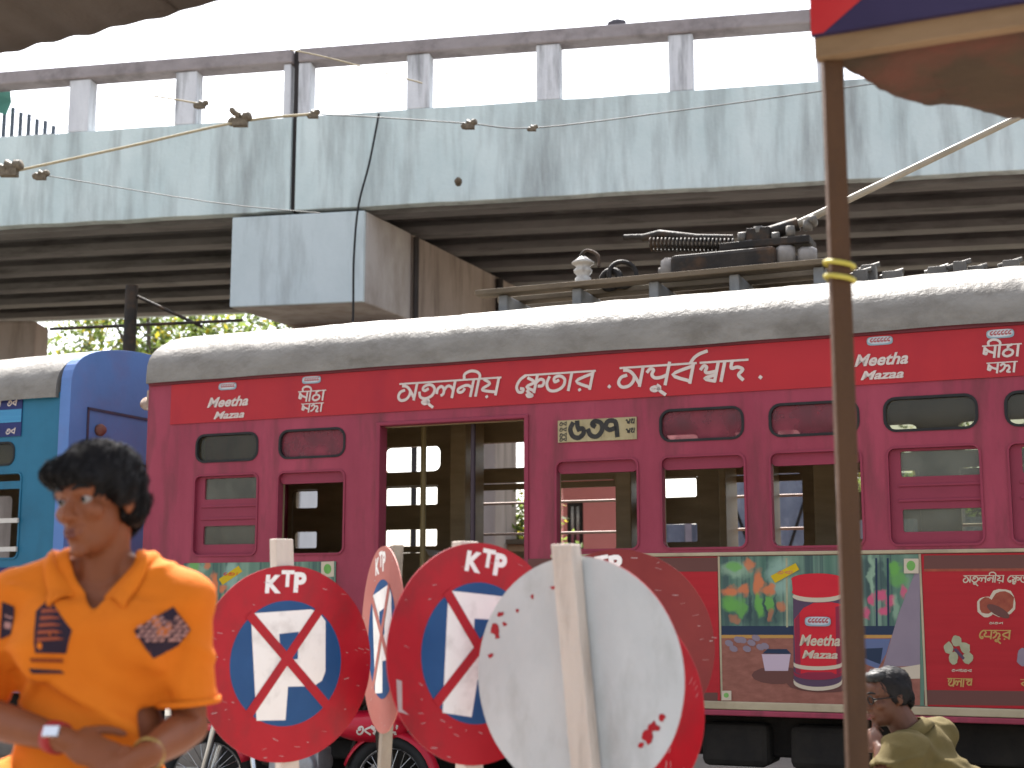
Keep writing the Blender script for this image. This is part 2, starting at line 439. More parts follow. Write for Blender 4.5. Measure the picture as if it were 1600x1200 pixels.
for x0, x1 in ((-16, -2.58), (-2.51, 14)):
    b = MB(); b.box(x0, x1, -.02, .24, RB, RT); b.build('handrail', rail_m, fly, bevel=.02)
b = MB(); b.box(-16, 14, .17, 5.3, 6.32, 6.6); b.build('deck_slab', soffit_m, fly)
b = MB(); b.box(-16, 14, 5.302, 5.46, 5.8, 6.9); b.build('far_parapet', fascia_m, fly)
for k in range(6):
    yc = .34 + .93 * k
    b = MB()
    prof = [(-.13, 5.75), (.13, 5.75), (.13, 5.84), (.06, 5.93), (.06, 6.315), (-.06, 6.315), (-.06, 5.93), (-.13, 5.84)]
    for x0, x1 in ((-16, -2.575), (-2.515, 14)):
        vs = [(x0, yc + p[0], p[1]) for p in prof] + [(x1, yc + p[0], p[1]) for p in prof]
        bb = MB(); n = 8
        bb.add(vs, [tuple(range(n)), tuple(reversed(range(n, 2 * n)))] + [(i, i + n, (i + 1) % n + n, (i + 1) % n) for i in range(n)])
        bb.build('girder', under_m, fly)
# pier under the joint: cap skewed like the tracks below
ul = F.hit(362, 400, .02)[0]; ur = F.hit(570, 400, .02)[0]
zc0 = F.hit(460, 477, .02)[1]
sv = Vector((math.sin(R(13)), math.cos(R(13))))
def cappoly(a, b, d0, d1):
    return [(a + sv.x * d0, .02 + sv.y * d0), (b + sv.x * d0, .02 + sv.y * d0), (b + sv.x * d1, .02 + sv.y * d1), (a + sv.x * d1, .02 + sv.y * d1)]
def vprism(mb, poly, z0, z1, mi=0):
    n = len(poly)
    vs = [(p[0], p[1], z0) for p in poly] + [(p[0], p[1], z1) for p in poly]
    mb.add(vs, [tuple(reversed(range(n))), tuple(range(n, 2 * n))] + [(i, (i + 1) % n, (i + 1) % n + n, i + n) for i in range(n)], mi)
b = MB(); vprism(b, cappoly(ul, ur, 1.14, 5.2), zc0, 5.745); b.build('pier_cap', pier_m, fly, bevel=.02)
b = MB(); vprism(b, cappoly(ul, ur, .03, 1.10), zc0, 5.745); b.build('cap_arm', mat('lit_grey_cap_arm', (.50, .46, .43), (.62, .58, .545), (1.5, 1.5, 1), .85, .2, 14, stain=(.30, .25, .21), sscale=(2.5, 2.5, 1), samt=.8, slo=.4, shi=.7), fly, bevel=.02)  # arm coloured lighter grey than the cap for the brighter light on it
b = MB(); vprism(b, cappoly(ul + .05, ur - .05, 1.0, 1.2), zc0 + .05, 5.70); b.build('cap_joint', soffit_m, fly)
b = MB(); vprism(b, cappoly(ul + .004, ur - .004, -.02, .028), zc0 + .004, 5.741)
b.build('painted_cap_end', mat('pale_blue_cap_paint', (.58, .66, .67), (.68, .76, .77), (1.5, 1.5, 1), .8, .15, 15, stain=(.36, .39, .39), sscale=(5, 5, .7), samt=.7, slo=.52, shi=.74), fly, bevel=.012)
b = MB(); vprism(b, cappoly(ul + .06, ur + .018, 1.15, 4.6), 4.30, zc0 - .003); b.build('cap_block', pier_m, fly, bevel=.03)
ca = F.hit(697, 800, 2.2)[0]; cb = F.hit(774, 800, 2.2)[0]
b = MB(); b.box(ca, cb, 2.2, 3.6, 0, 4.297); b.build('pier_column', pier_m, fly, bevel=.03)
for d, wd_ in ((1.12, .035), (3.52, .05)):
    b = MB(); x = ur + sv.x * d + .05; y = .02 + sv.y * d
    b.tube([(x, y, 0), (x, y, 5.7)], wd_, 8); b.build('drain_pipe', mat('sooty_pipe', (.045, .04, .038), (.07, .06, .055), (4, 4, 4), .7), fly)
# loose cables on the side of the pier cap
for i, (a0, z1, sw) in enumerate(((3.7, 4.1, .16), (3.95, 3.9, .22), (4.2, 3.8, .12))):
    pts = []
    for k in range(9):
        t = k / 8; d = a0 + sw * math.sin(t * 3) ; z = 5.6 + (z1 - 5.6) * t
        pts.append((ur + sv.x * d + .05 + .03 * math.sin(5 * t + i), .02 + sv.y * d, z))
    MBc = MB(); MBc.tube(smoothpts(pts, 3), .014, 5); MBc.build('cable', black_w, fly)
# thin grille standing on the parapet at the far left, with a faded cloth
x0 = F.hit(-70, 190, .4)[0]; x1 = F.hit(84, 190, .4)[0]
gr = empty('metal_grille', F.world((x0 + x1) / 2, .4, FT), -F.yaw, 'dark barred metal grille behind the flyover railing at the far left', 'grille')
hw = (x1 - x0) / 2
for i in range(13):
    x = -hw + 2 * hw * i / 12
    b = MB(); b.box(x - .018, x + .018, -.018, .018, -.2, .50 - max(0, x - .1) * .45 + .02 * (i % 2)); b.build('bar', mat('slate_blue_bar', (.10, .12, .15), rough=.6), gr)
b = MB(); b.box(-hw, hw, -.03, .03, .02, .14); b.build('bottom_rail', mat('pale_grille_rail', (.35, .33, .33), rough=.7), gr)
m = MB()
cv = [(F.hit(px, py, .3)) for px, py in ((-20, 136), (14, 138), (18, 160), (8, 178), (-20, 172))]
m.add([F.world(c_[0], .3 + .03 * (i % 2), c_[1]) for i, c_ in enumerate(cv)], [(0, 1, 2, 3, 4)])
o = m.build('cloth', mat('faded_green_cloth', (.12, .32, .27), rough=.9)); tag(o, 'scrap of faded green cloth caught on the flyover railing', 'cloth')
md = o.modifiers.new('thick', 'SOLIDIFY'); md.thickness = .006
# second support far left, under the flyover
b = MB(); xr = at(77, 520, 20.6).x
b.box(-18, xr, 20.0, 20.6, 0, 5.42)
o = b.build('bridge_pier', pier_m, bevel=.04); tag(o, 'broad brown concrete pier under the flyover at the far left', 'pier')

# ------------------------------------------------------------------ the trams
ZB, ZR = .715, 3.025           # skirt bottom, eaves
def roof_profile(W, n=26, off=0.0, zb=ZR):
    P = []
    for i in range(n + 1):
        a = PI * i / n
        P.append((W / 2 - (W / 2 + .045 + off) * math.cos(a), zb + .05 + (.43 + off) * max(0.0, math.sin(a)) ** .8))
    return P
W_ = 2.0
def make_roof(parent, u0, u1, mt):
    nx = int((u1 - u0) / .06); P = [(-.045, ZR - .01)] + roof_profile(W_) + [(W_ + .045, ZR - .01)]
    b = MB(); vs = []
    for i in range(nx + 1):
        u = u0 + (u1 - u0) * i / nx
        e = min(1, max(0, (u - u0 + .035) / .07)); e2 = min(1, max(0, (u1 - u + .035) / .07)); k = min(math.sqrt(max(0, 1 - (1 - e) ** 2)), math.sqrt(max(0, 1 - (1 - e2) ** 2)))
        for j, (yy, zz) in enumerate(P):
            n1 = noise.noise(Vector((u * 2.3, yy * 3.1, 5))) * .012 + noise.noise(Vector((u * 9, yy * 13, 2))) * .006
            seam = -.006 * math.exp(-((u % .95 - .475) / .018) ** 2)
            sag = .012 * noise.noise(Vector((u * 1.3, 0, 7))) if j < 3 else 0
            f = 1 - .05 * (1 - k)
            vs.append((u, W_ / 2 + (yy - W_ / 2) * f, ZR + (zz - ZR) * (1 - .12 * (1 - k)) + (n1 + seam if 0 < j < len(P) - 1 else sag)))
    nj = len(P)
    fs = [(i * nj + j, (i + 1) * nj + j, (i + 1) * nj + j + 1, i * nj + j + 1) for i in range(nx) for j in range(nj - 1)]
    b.add(vs, fs, 0, True)
    b.add(vs[:nj], [tuple(range(nj))]); b.add(vs[-nj:], [tuple(reversed(range(nj)))])
    return b.build('roof', mt, parent)
def side_wall(parent, u0, u1, holes, y0, y1, mt, name='side_wall'):
    return plate(name, [(u0, ZB), (u1, ZB), (u1, ZR - .02), (u0, ZR - .02)], holes, y0, y1, mt, parent)
def ring(parent, name, x0, x1, z0, z1, r, tck, y0, y1, mt):
    return plate(name, rr(x0, x1, z0, z1, r), [rr(x0 + tck, x1 - tck, z0 + tck, z1 - tck, max(.006, r - tck))], y0, y1, mt, parent)
def pane(parent, x0, x1, z0, z1, y, gm, r=.02):
    return plate('pane', rr(x0, x1, z0, z1, r), [], y, y + .006, gm, parent)
def transom(parent, x0, x1, z0, z1, y, gm, fm, out=-1):
    f = ring(parent, 'transom_window', x0, x1, z0, z1, .075, .016, y - .006 if out < 0 else y + .03, y + .02 if out < 0 else y + .056, rubber)
    pane(f, x0 + .01, x1 - .01, z0 + .01, z1 - .01, y + .02, gm, .068)
    return f
def shutter(parent, x0, x1, z0, z1, y, s, mt, gm):
    """wooden drop window with two glazed slots and two louvre ribs; s = (a0,a1,b0,b1,ux0,ux1)"""
    a0, a1, b0, b1, q0, q1 = s
    sh = plate('window_shutter', rr(x0, x1, z0, z1, .04), [rr(q0, q1, a0, a1, .012), rr(q0, q1, b0, b1, .012)], y, y + .028, mt, parent)
    pane(sh, q0 - .012, q1 + .012, a0 - .012, a1 + .012, y + .014, gm)
    pane(sh, q0 - .012, q1 + .012, b0 - .012, b1 + .012, y + .014, gm)
    for zz in ((b1 + a0) / 2 + .045, (b1 + a0) / 2 - .045):
        b = MB(); b.box(q0 - .02, q1 + .03, y - .009, y - .0005, zz - .008, zz + .008); b.build('louvre_rib', mt, sh, bevel=.003)
    return sh

TB = empty('tram_car', T.o, -T.yaw, 'maroon tram car with red advertising band and silver roof', 'tram')
U0, U1 = -3.835, 5.4
LZ0, LZ1, TZ0, TZ1 = 1.722, 2.318, 2.403, 2.615
wins = [(-3.40, -2.845, 'shut'), (-2.69, -2.135, 'open'), (-.572, .004, 'open'), (.144, .70, 'open'), (.842, 1.412, 'open'), (1.55, 2.095, 'shut'),
        (2.235, 2.80, 'shut'), (2.945, 3.51, 'open'), (4.35, 4.92, 'open')]
trs = [(-3.395, -2.855, dull_glass), (-2.685, -2.14, red_glass), (.145, .695, red_glass), (.85, 1.405, red_glass), (1.545, 2.09, dull_glass), (2.235, 2.80, dull_glass), (2.95, 3.51, dull_glass)]
door = (-1.865, -.785)
holes = [rr(a, b, LZ0, LZ1, .055) for a, b, _ in wins] + [rr(a, b, TZ0, TZ1, .078) for a, b, _ in trs]
holes += [[(door[0], ZB + .03), (door[1], ZB + .03), (door[1], 2.605), (door[0], 2.605)]]
side_wall(TB, U0, U1, holes, 0, .035, maroon)
# inner lining of the near side
lin = [rr(a + .01, b - .01, LZ0 + .01, LZ1 - .01, .05) for a, b, _ in wins] + [rr(a + .02, b - .02, TZ0 + .015, TZ1 - .015, .06) for a, b, _ in trs] + [[(door[0] - .01, ZB + .03), (door[1] + .01, ZB + .03), (door[1] + .01, 2.60), (door[0] - .01, 2.60)]]
side_wall(TB, U0 + .02, U1 - .02, lin, .068, .09, wood_in, 'inner_lining')
for a, b, st in wins:
    fr = ring(TB, 'window_frame', a, b, LZ0, LZ1, .055, .014, -.008, .06, maroon_in)
    if st == 'shut':
        shutter(TB, a + .015, b - .015, LZ0 + .015, LZ1 - .015, .022, (2.135, 2.288, 1.808, 1.942, a + .082, b - .012), maroon_in, win_glass)
    else:
        q = plate('raised_shutter', rr(a + .015, b - .015, 2.228, LZ1 - .014, .03), [], .022, .05, maroon_in, TB)
for a, b, g in trs: transom(TB, a, b, TZ0, TZ1, .0, g, rubber)
for a, b in (door,):
    m = MB()
    m.box(a - .03, a + .002, -.012, .10, ZB + .03, 2.63); m.box(b - .002, b + .03, -.012, .10, ZB + .03, 2.63); m.box(a - .03, b + .03, -.013, .10, 2.606, 2.632)
    m.build('door_frame', maroon_in, TB, bevel=.006)
m = MB(); m.box(door[0], door[1], -.12, .3, .44, .48); m.build('step_board', oldwood, TB)
# far side, seen through the near windows
fz = (2.478, 2.69, 1.80, 2.36)
fw = [(-5.6, -5.1, 'shut'), (-4.05, -3.482, 'shut'), (-2.88, -2.336, 'shut'), (-2.085, -1.53, 'open'), (-1.30, -.80, 'open'), (-.66, -.12, 'shut'), (.085, .668, 'open'), (1.0, 1.52, 'shut'), (1.80, 2.34, 'open'), (2.6, 3.1, 'shut'), (3.4, 3.9, 'shut')]
fw = [t for t in fw if t[0] > U0 + .05 or t[1] > U0 + .3]
fw = [(max(a, U0 + .08), b, s) for a, b, s in fw]
WY = W_ - .05
holes = [rr(a, b, fz[2], fz[3], .04) for a, b, _ in fw] + [rr(a, b, fz[0], fz[1], .06) for a, b, _ in fw]
side_wall(TB, U0, U1, holes, WY, WY + .05, [wood_in])
side_wall(TB, U0, U1, holes, WY + .052, WY + .062, [maroon], 'outer_skin')
for a, b, st in fw:
    if st == 'shut':
        plate('far_shutter', rr(a + .004, b - .004, fz[2] + .004, fz[3] - .004, .03), [rr(a + .03, b - .03, 2.20, 2.345, .015), rr(a + .03, b - .03, 1.855, 1.995, .015)], WY + .012, WY + .035, wood_in, TB)
    else:
        plate('raised_shutter', [(a + .004, 2.30), (b - .004, 2.30), (b - .004, fz[3] - .01), (a + .004, fz[3] - .01)], [], WY + .012, WY + .035, wood_in, TB)
        for zz in (2.195, 1.945):
            m = MB(); m.tube([(a - .03, WY + .085, zz), (b + .03, WY + .085, zz)], .011, 8); m.build('guard_rail', mat('chalky_pink_rail', (.62, .47, .43), (.7, .56, .5), (4, 4, 4), .6), TB)
# floor, ceiling, ends, partitions, seats, poles
m = MB(); m.box(U0 + .03, U1 - .03, .092, WY - .002, .78, .83); m.build('floor', dark_in, TB)
m = MB(); m.box(U0 + .03, U1 - .03, .092, WY - .002, 2.90, 2.93); m.build('ceiling', wood_in, TB)
for x in (U0, U1 - .04):
    endh = [rr(.25, .78, 1.75, 2.6, .05), rr(1.2, 1.75, 1.75, 2.6, .05)]
    e = plate('end_wall', [(0.002, ZB), (W_ + .01, ZB), (W_ + .01, ZR - .02), (0.002, ZR - .02)], endh if x > 0 else [], 0, .038, maroon, TB)
    for v in e.data.vertices: a, b, c_ = v.co; v.co = (x + b + .001, a, c_)
for i in range(13):
    x = U0 + .35 + i * .69
    m = MB(); m.box(x - .02, x + .02, .1, WY - .01, 2.84, 2.899); m.build('ceiling_rib', wood_in, TB)
def px_u(px, wd): return T.hit(px, 800, wd)[0]
for px, wd, w2 in ((716, 1.35, .30), (975, 1.5, .28), (1130, 1.6, .12), (1290, 1.2, .34), (1200, 1.6, .08)):
    x = px_u(px, wd); m = MB(); m.box(x - w2 * .22, x + w2 * .22, wd - .02, wd + .35, .832, 2.898); m.build('partition_post', wood_in, TB, bevel=.01)
for px, wd, mt_, r_ in ((661, .55, mat('yellowed_grab_pole', (.20, .15, .06), (.27, .20, .09), (3, 3, 3), .4), .022), (739, .2, mat('dark_grab_pole', (.06, .04, .05), rough=.4), .018)):
    x = px_u(px, wd); m = MB(); m.tube([(x, wd, .832), (x, wd, 2.898)], r_, 10); m.build('grab_pole', mt_, TB)
for x in (-3.2, -2.35, .35, 1.05, 1.8, 2.5, 3.2):
    s_ = MB(); s_.box(x - .22, x + .2, 1.15, WY - .02, 1.19, 1.25); s_.box(x - .2, x - .16, 1.2, 1.9, .832, 1.19); s_.build('bench_seat', wood_in, TB, bevel=.01)
    m = MB(); m.prism([(x + .2, 1.24), (x + .25, 1.24), (x + .31, 1.74), (x + .27, 1.80), (x + .24, 1.75)], 1.15, WY - .02); m.build('bench_back', mat('tan_bench_wood', (.20, .13, .05), (.28, .19, .08), (2, 6, 6), .45), TB, bevel=.008)
make_roof(TB, U0, U1, roof_m)
m = MB(); m.box(U0 + .01, U1 - .01, -.022, -.001, 3.0, 3.028); m.build('gutter_strip', mat('dark_maroon_gutter', (.13, .03, .04), (.2, .04, .05), (3, 3, 3), .6), TB, bevel=.004)
m = MB(); m.box(-.60, U1, -.018, -.001, 1.680, 1.702); m.build('belt_moulding', tan_trim, TB, bevel=.004)
m = MB(); m.box(-.785, U1, -.030, -.001, .752, .800); m.build('lower_moulding', tan_trim, TB, bevel=.006)
m = MB(); m.box(-.785, U1, -.036, -.001, .716, .749); m.build('skirt_rail', maroon, TB, bevel=.006)
# undercarriage
shade_black = mat('shaded_black_underframe', (.012, .010, .009), (.03, .025, .02), (5, 5, 5), .8, .4, 20)  # near-black colour holds the deep shade under the cars
m = MB(); m.box(U0 + .3, U1 - .2, .25, 1.75, .45, .70); m.box(U0 + .5, U0 + 2.6, .35, 1.65, .30, .45); m.box(1.5, 3.8, .35, 1.65, .28, .45); m.build('underframe', shade_black, TB, bevel=.02)
for x in (-3.0, -1.7, 1.6, 2.9):
    for yy in (.36, 1.56):
        m = MB(); M = Matrix.Translation((x, yy, .36)) @ Matrix.Rotation(PI / 2, 4, 'X')
        m.lathe([(.0, -.06), (.30, -.06), (.36, -.03), (.36, .03), (.30, .05), (.10, .05), (.08, .09), (0, .09)], 28, M); m.build('wheel', shade_black, TB)
for x in (-.2, .35, .9, 3.6):
    m = MB(); m.box(x, x + .42, .10, .5, .40, .66); m.build('equipment_box', shade_black, TB, bevel=.04)
# lamp bracket on the left end
p = T.hit_u(212, 628, U0 - .05)
m = MB(); M = Matrix.Translation((U0 - .05, .06, p[1])) @ Matrix.Rotation(R(70), 4, 'X')
m.lathe([(0, -.05), (.035, -.045), (.05, 0), (.05, .03), (.0, .035)], 16, M); m.box(U0 - .03, U0 + .02, .02, .06, p[1] - .05, p[1] + .10); m.build('side_lamp', mat('rusty_cream_lamp', (.5, .42, .34), (.2, .1, .06), (12, 12, 12), .5), TB)

# --- advertising on the maroon car
band = MB(); bz0, bz1 = 2.70, 3.012
zl = T.hit(262, 660)[1]
band.box(-3.625, U1 - .05, -.0085, -.001, bz0, 2.999)
band.build('advert_band', vinyl, TB)
def lettermesh(name, mt, par=TB): pass
def word_from(pxs, s, py_base, py_top, px0, px1, mb, y, slant=.2, weight=.085, fat=1):
    u0, z0 = TH(px0, py_base[0]); u1, z1 = TH(px1, py_base[1])
    h = TH(px0, py_top)[1] - z0
    strokes(mb, s, u0, z0, h, y, slant, u1 - u0, weight, 0, True, fat, (z1 - z0) / (u1 - u0))
YT = -.0125
for s, a, b, zb, h in (('atUlnIy', 622, 778, 2.775, .115), ('efvAr', 805, 925, 2.775, .118), ('.', 945, 958, 2.775, .118), ('apUbR', 965, 1082, 2.775, .125), ('sAd', 1090, 1163, 2.775, .125), ('.', 1180, 1195, 2.775, .125)):
    m = MB(); u0 = TH(a, 600)[0]; u1 = TH(b, 600)[0]
    strokes(m, s, u0, zb, h, YT, .22, u1 - u0 if s != '.' else None, .085, 0, s != '.', 1.0)
    m.build('lettering' if s != '.' else 'printed_dot', white_ink, TB)
logo_white = mat('pale_logo_oval', (.50, .52, .55), (.62, .63, .64), (9, 9, 9), .5)
logo_red = mat('logo_red_script', (.42, .10, .10), rough=.6)
logo_teal = mat('logo_teal_edge', (.28, .38, .42), rough=.6)
def logo(px, py, wu, hz, par=TB, y=YT):
    u, z = TH(px, py)
    m = MB()
    sheet(m, [(u + wu / 2 * math.copysign(abs(math.cos(t)) ** .55, math.cos(t)), z + hz / 2 * (abs(math.sin(t)) ** .8) * math.copysign(1, math.sin(t)) * (1 + .15 * math.cos(2 * t))) for t in [2 * PI * i / 28 for i in range(28)]], y, 1)
    sheet(m, [(u + wu * .46 * math.copysign(abs(math.cos(t)) ** .6, math.cos(t)), z + hz * .06 + hz * .36 * math.sin(t)) for t in [2 * PI * i / 24 for i in range(24)]], y - .0006, 0)
    n = 6
    for i in range(n):
        x = u - wu * .33 + wu * .66 * i / (n - 1)
        strokes(m, 'e', x - wu * .05, z - hz * .1, hz * .38, y - .0012 - .00002 * i, .2, wu * .1, .14, 2, False)
    m.build('logo', [logo_white, logo_teal, logo_red], par)
def latin_word(s, px0, px1, py, h, y=YT, par=TB, mt=white_ink, slant=.35, bold=.04):
    u0, z = TH(px0, py); u1 = TH(px1, py)[0]
    m = MB(); v, f = latin(s, u0, z, h, slant, u1 - u0, y, bold); m.add(v, f); m.build('lettering', mt, par, fix=False)
for (lx, ly, x0, x1, y1, x2, x3, y2, lw) in ((357, 604, 325, 389, 637, 335, 383, 655, .155), (1375, 533, 1335, 1420, 573, 1345, 1413, 594, .155)):
    logo(lx, ly, lw, .062)
    latin_word('Meetha', x0, x1, y1, .070); latin_word('Mazaa', x2, x3, y2, .052)
for (lx, ly, a, b, y1, c_, d_, y2) in ((488, 594, 466, 508, 628, 471, 505, 645), (1563, 522, 1534, 1594, 560, 1541, 1588, 584)):
    logo(lx, ly, .155, .062)
    for s, q0, q1, yy, hh in (('mITA', a, b, y1, .070), ('mjA', c_, d_, y2, .060)):
        m = MB(); u0, z0 = TH(q0, yy); u1 = TH(q1, yy)[0]; strokes(m, s, u0, z0, hh, YT, .15, u1 - u0, .10); m.build('lettering', white_ink, TB)
# number plate
m = MB(); m.box(-.545, -.004, -.010, -.001, 2.432, 2.577)
npl = m.build('number_plate', mat('dirty_cream_plate', (.36, .29, .15), (.48, .40, .24), (8, 8, 8), .6, stain=(.2, .16, .09), sscale=(12, 12, 4), samt=.6), TB)
blk = mat('faded_black_paint', (.022, .02, .018), (.05, .045, .04), (20, 20, 20), .6)
m = MB(); strokes(m, '637', -.465, 2.458, .105, -.0118, .0, .35, .15, 0, False, 1.0); m.build('numerals', blk, npl)
m = MB()
for zz in (2.542, 2.505, 2.468, 2.44): strokes(m, 'tb', -.535, zz, .026, -.0118, .1, .05, .11, 0, False)
for zz in (2.535, 2.475): strokes(m, 'sE', -.078, zz, .030, -.0118, .1, .06, .11, 0, False)
m.build('small_print', blk, npl)

# printed picture panels along the lower side
garden = mat('printed_garden', (.07, .15, .11), (.22, .33, .24), (9, 1, .35), .5, detail=2, stain=(.04, .07, .075), sscale=(16, 1, .12), samt=.75, slo=.5, shi=.6)
def soft_print(name, gm, blobs):
    m = gm.copy(); m.name = name; t = m.node_tree; N = t.nodes; L = t.links; b = N['Principled BSDF']
    src = b.inputs['Base Color'].links[0].from_socket
    tc = N.new('ShaderNodeTexCoord'); nz = N.new('ShaderNodeTexNoise'); nz.inputs['Scale'].default_value = 14; nz.inputs['Detail'].default_value = 3
    L.new(tc.outputs['Object'], nz.inputs[0])
    sc = N.new('ShaderNodeVectorMath'); sc.operation = 'SCALE'; sc.inputs['Scale'].default_value = .09; L.new(nz.outputs['Color'], sc.inputs[0])
    ad = N.new('ShaderNodeVectorMath'); ad.operation = 'ADD'; L.new(tc.outputs['Object'], ad.inputs[0]); L.new(sc.outputs[0], ad.inputs[1])
    for (u, z, ru, rz, col, st) in blobs:
        mp = N.new('ShaderNodeMapping'); mp.vector_type = 'TEXTURE'; mp.inputs['Location'].default_value = (u + .045, .03, z + .045); mp.inputs['Scale'].default_value = (ru, 1, rz)
        L.new(ad.outputs[0], mp.inputs[0])
        sp_ = N.new('ShaderNodeSeparateXYZ'); L.new(mp.outputs[0], sp_.inputs[0])
        cb = N.new('ShaderNodeCombineXYZ'); L.new(sp_.outputs[0], cb.inputs[0]); L.new(sp_.outputs[2], cb.inputs[1])
        ln = N.new('ShaderNodeVectorMath'); ln.operation = 'LENGTH'; L.new(cb.outputs[0], ln.inputs[0])
        mr = N.new('ShaderNodeMapRange'); mr.interpolation_type = 'SMOOTHSTEP'; mr.inputs[1].default_value = 1.25; mr.inputs[2].default_value = .55; mr.inputs[3].default_value = 0; mr.inputs[4].default_value = st
        L.new(ln.outputs['Value'], mr.inputs[0])
        mx = N.new('ShaderNodeMixRGB'); mx.inputs[2].default_value = (*col, 1); L.new(mr.outputs[0], mx.inputs[0]); L.new(src, mx.inputs[1]); src = mx.outputs[0]
    L.new(src, b.inputs['Base Color']); return m
BL = dict(orange=(.45, .13, .05), green=(.10, .27, .05), pink=(.42, .07, .13), dark=(.02, .04, .045), pale=(.25, .36, .24), sky=(.22, .33, .27))
def px_blobs(lst, q=lambda x: x, s=1.0):
    out = []
    for (x, y, rx, ry, c, st) in lst:
        u, z = TH(q(x), y); out.append((u, z, rx * s / 255, ry / 262, BL[c], st))
    return out
GARD = [(1150, 890, 26, 14, 'pale', .6), (1220, 900, 22, 30, 'sky', .7), (1250, 950, 10, 40, 'sky', .5), (1148, 885, 14, 9, 'green', .8), (1172, 882, 8, 10, 'orange', .8), (1190, 960, 60, 20, 'dark', .5),
        (1143, 925, 15, 9, 'orange', .95), (1163, 921, 8, 12, 'orange', .9), (1185, 912, 9, 22, 'orange', .95), (1203, 920, 10, 9, 'orange', .9), (1220, 948, 6, 8, 'orange', .7), (1150, 968, 9, 7, 'orange', .5), (1203, 962, 6, 10, 'orange', .5),
        (1143, 945, 15, 14, 'green', .95), (1160, 950, 8, 16, 'green', .8), (1186, 946, 7, 20, 'green', .95), (1204, 942, 9, 14, 'green', .9), (1172, 950, 3, 24, 'dark', .8), (1196, 950, 2.5, 24, 'dark', .8), (1213, 950, 2.5, 24, 'dark', .7)]
GARD2 = [(1350, 905, 12, 40, 'dark', .7), (1375, 900, 8, 34, 'dark', .7), (1362, 900, 5, 40, 'pale', .6), (1398, 888, 10, 12, 'green', .95), (1405, 905, 16, 12, 'green', .7), (1360, 935, 8, 8, 'pink', 1), (1377, 931, 8, 9, 'pink', 1), (1391, 940, 8, 9, 'pink', .95), (1354, 957, 7, 7, 'pink', .95), (1380, 953, 9, 8, 'pink', 1), (1411, 925, 5, 9, 'pink', .9), (1400, 950, 6, 20, 'pale', .5)]
garden_c = soft_print('printed_garden_picture', garden, px_blobs(GARD + GARD2))
garden_a = soft_print('printed_garden_picture_small', garden, px_blobs(GARD, lambda x: 290 + (x - 1127) * .78, .85))
table_p = mat('printed_brown_table', (.24, .085, .06), (.33, .13, .095), (14, 14, 30), .55, detail=3)
brown_b = mat('printed_brown_border', (.085, .03, .018), (.14, .055, .03), (2, 2, 24), .6)
pk = dict(orange=mat('print_orange', (.55, .17, .07), (.62, .26, .13), (12, 12, 12), .6), green=mat('print_leaf_green', (.13, .34, .07), (.22, .45, .13), (14, 14, 8), .6),
          pink=mat('print_pink', (.55, .12, .20), (.62, .2, .28), (12, 12, 12), .6), navy=mat('print_navy', (.02, .035, .07), rough=.6), gold=mat('print_gold_line', (.5, .27, .08), rough=.6),
          yellow=mat('print_yellow', (.62, .42, .02), rough=.6), red=mat('print_bright_red', (.62, .02, .035), (.55, .015, .03), (3, 3, 9), .4), cream=mat('print_cream', (.6, .5, .38), rough=.6),
          dark=mat('print_plum', (.09, .05, .09), rough=.5), lilac=mat('print_grey_lilac', (.24, .19, .23), (.28, .22, .26), (3, 3, 3), .6), blue=mat('print_dusk_blue', (.12, .15, .27), rough=.6),
          tub=mat('print_tub_white', (.55, .43, .50), rough=.5), brownlo=mat('print_shadow_brown', (.14, .055, .045), rough=.6), rust=mat('print_date_brown', (.26, .05, .03), (.36, .09, .05), (20, 20, 20), .5),
          sage=mat('print_sage', (.34, .33, .20), (.42, .40, .26), (20, 20, 20), .5), table=table_p, plum=mat('print_deep_plum_red', (.26, .02, .05), rough=.5), ochre=mat('print_ochre', (.52, .30, .10), rough=.6))
PKN = list(pk); PKM = [pk[k] for k in PKN]
class Print:
    """a printed sheet: flat shapes laid on one another, half a millimetre apart"""
    def __init__(s): s.m = MB(); s.k = 0
    def poly(s, pts, c, raw=False):
        s.k += 1; sheet(s.m, pts if raw else tp(pts), -.0105 - .00022 * s.k, PKN.index(c))
    def oval(s, px, py, rx, ry, c, n=14, rot=0, wob=0.0):
        s.k += 1
        pts = [(px + a, py + b) for a, b in ellipse(0, 0, rx, ry, n, rot)]
        if wob: pts = [(px + (a - px) * (1 + wob * random.uniform(-1, 1)), py + (b - py) * (1 + wob * random.uniform(-1, 1))) for a, b in pts]
        sheet(s.m, tp(pts), -.0105 - .00022 * s.k, PKN.index(c))
    def word(s, t, px0, px1, py, h, c, weight=.09, head=True):
        s.k += 1; u0, z0 = TH(px0, py); u1 = TH(px1, py)[0]
        strokes(s.m, t, u0, z0, h, -.0105 - .00022 * s.k, .15, u1 - u0, weight, PKN.index(c), head)
    def lat(s, t, px0, px1, py, h, c):
        s.k += 1; u0, z0 = TH(px0, py); u1 = TH(px1, py)[0]
        v, f = latin(t, u0, z0, h, .3, u1 - u0, -.0105 - .00022 * s.k, .04); s.m.add(v, f, PKN.index(c))
    def build(s, par): return s.m.build('print', PKM, par, fix=False)
def panel(px0, px1, mt, z0=.803, z1=1.676):
    u0 = TH(px0, 950)[0]; u1 = TH(px1, 950)[0]
    m = MB(); m.box(u0 + .004, u1 - .004, -.0095, -.001, z0, z1); return m.build('advert_panel', mt, TB)
A = panel(285, 525, garden_a)
P = Print()
P.poly([(343, 905), (374, 884), (380, 893), (349, 914)], 'yellow')
P.poly([(503, 878), (523, 877), (523, 901), (503, 902)], 'cream'); P.oval(513, 889, 6, 8, 'green')
P.oval(430, 1000, 60, 90, 'red', 24); P.poly([(286, 1015), (524, 1015), (524, 1098), (286, 1096)], 'brownlo')
P.word('etA', 350, 374, 899, .02, 'red', .12, False); P.build(A)
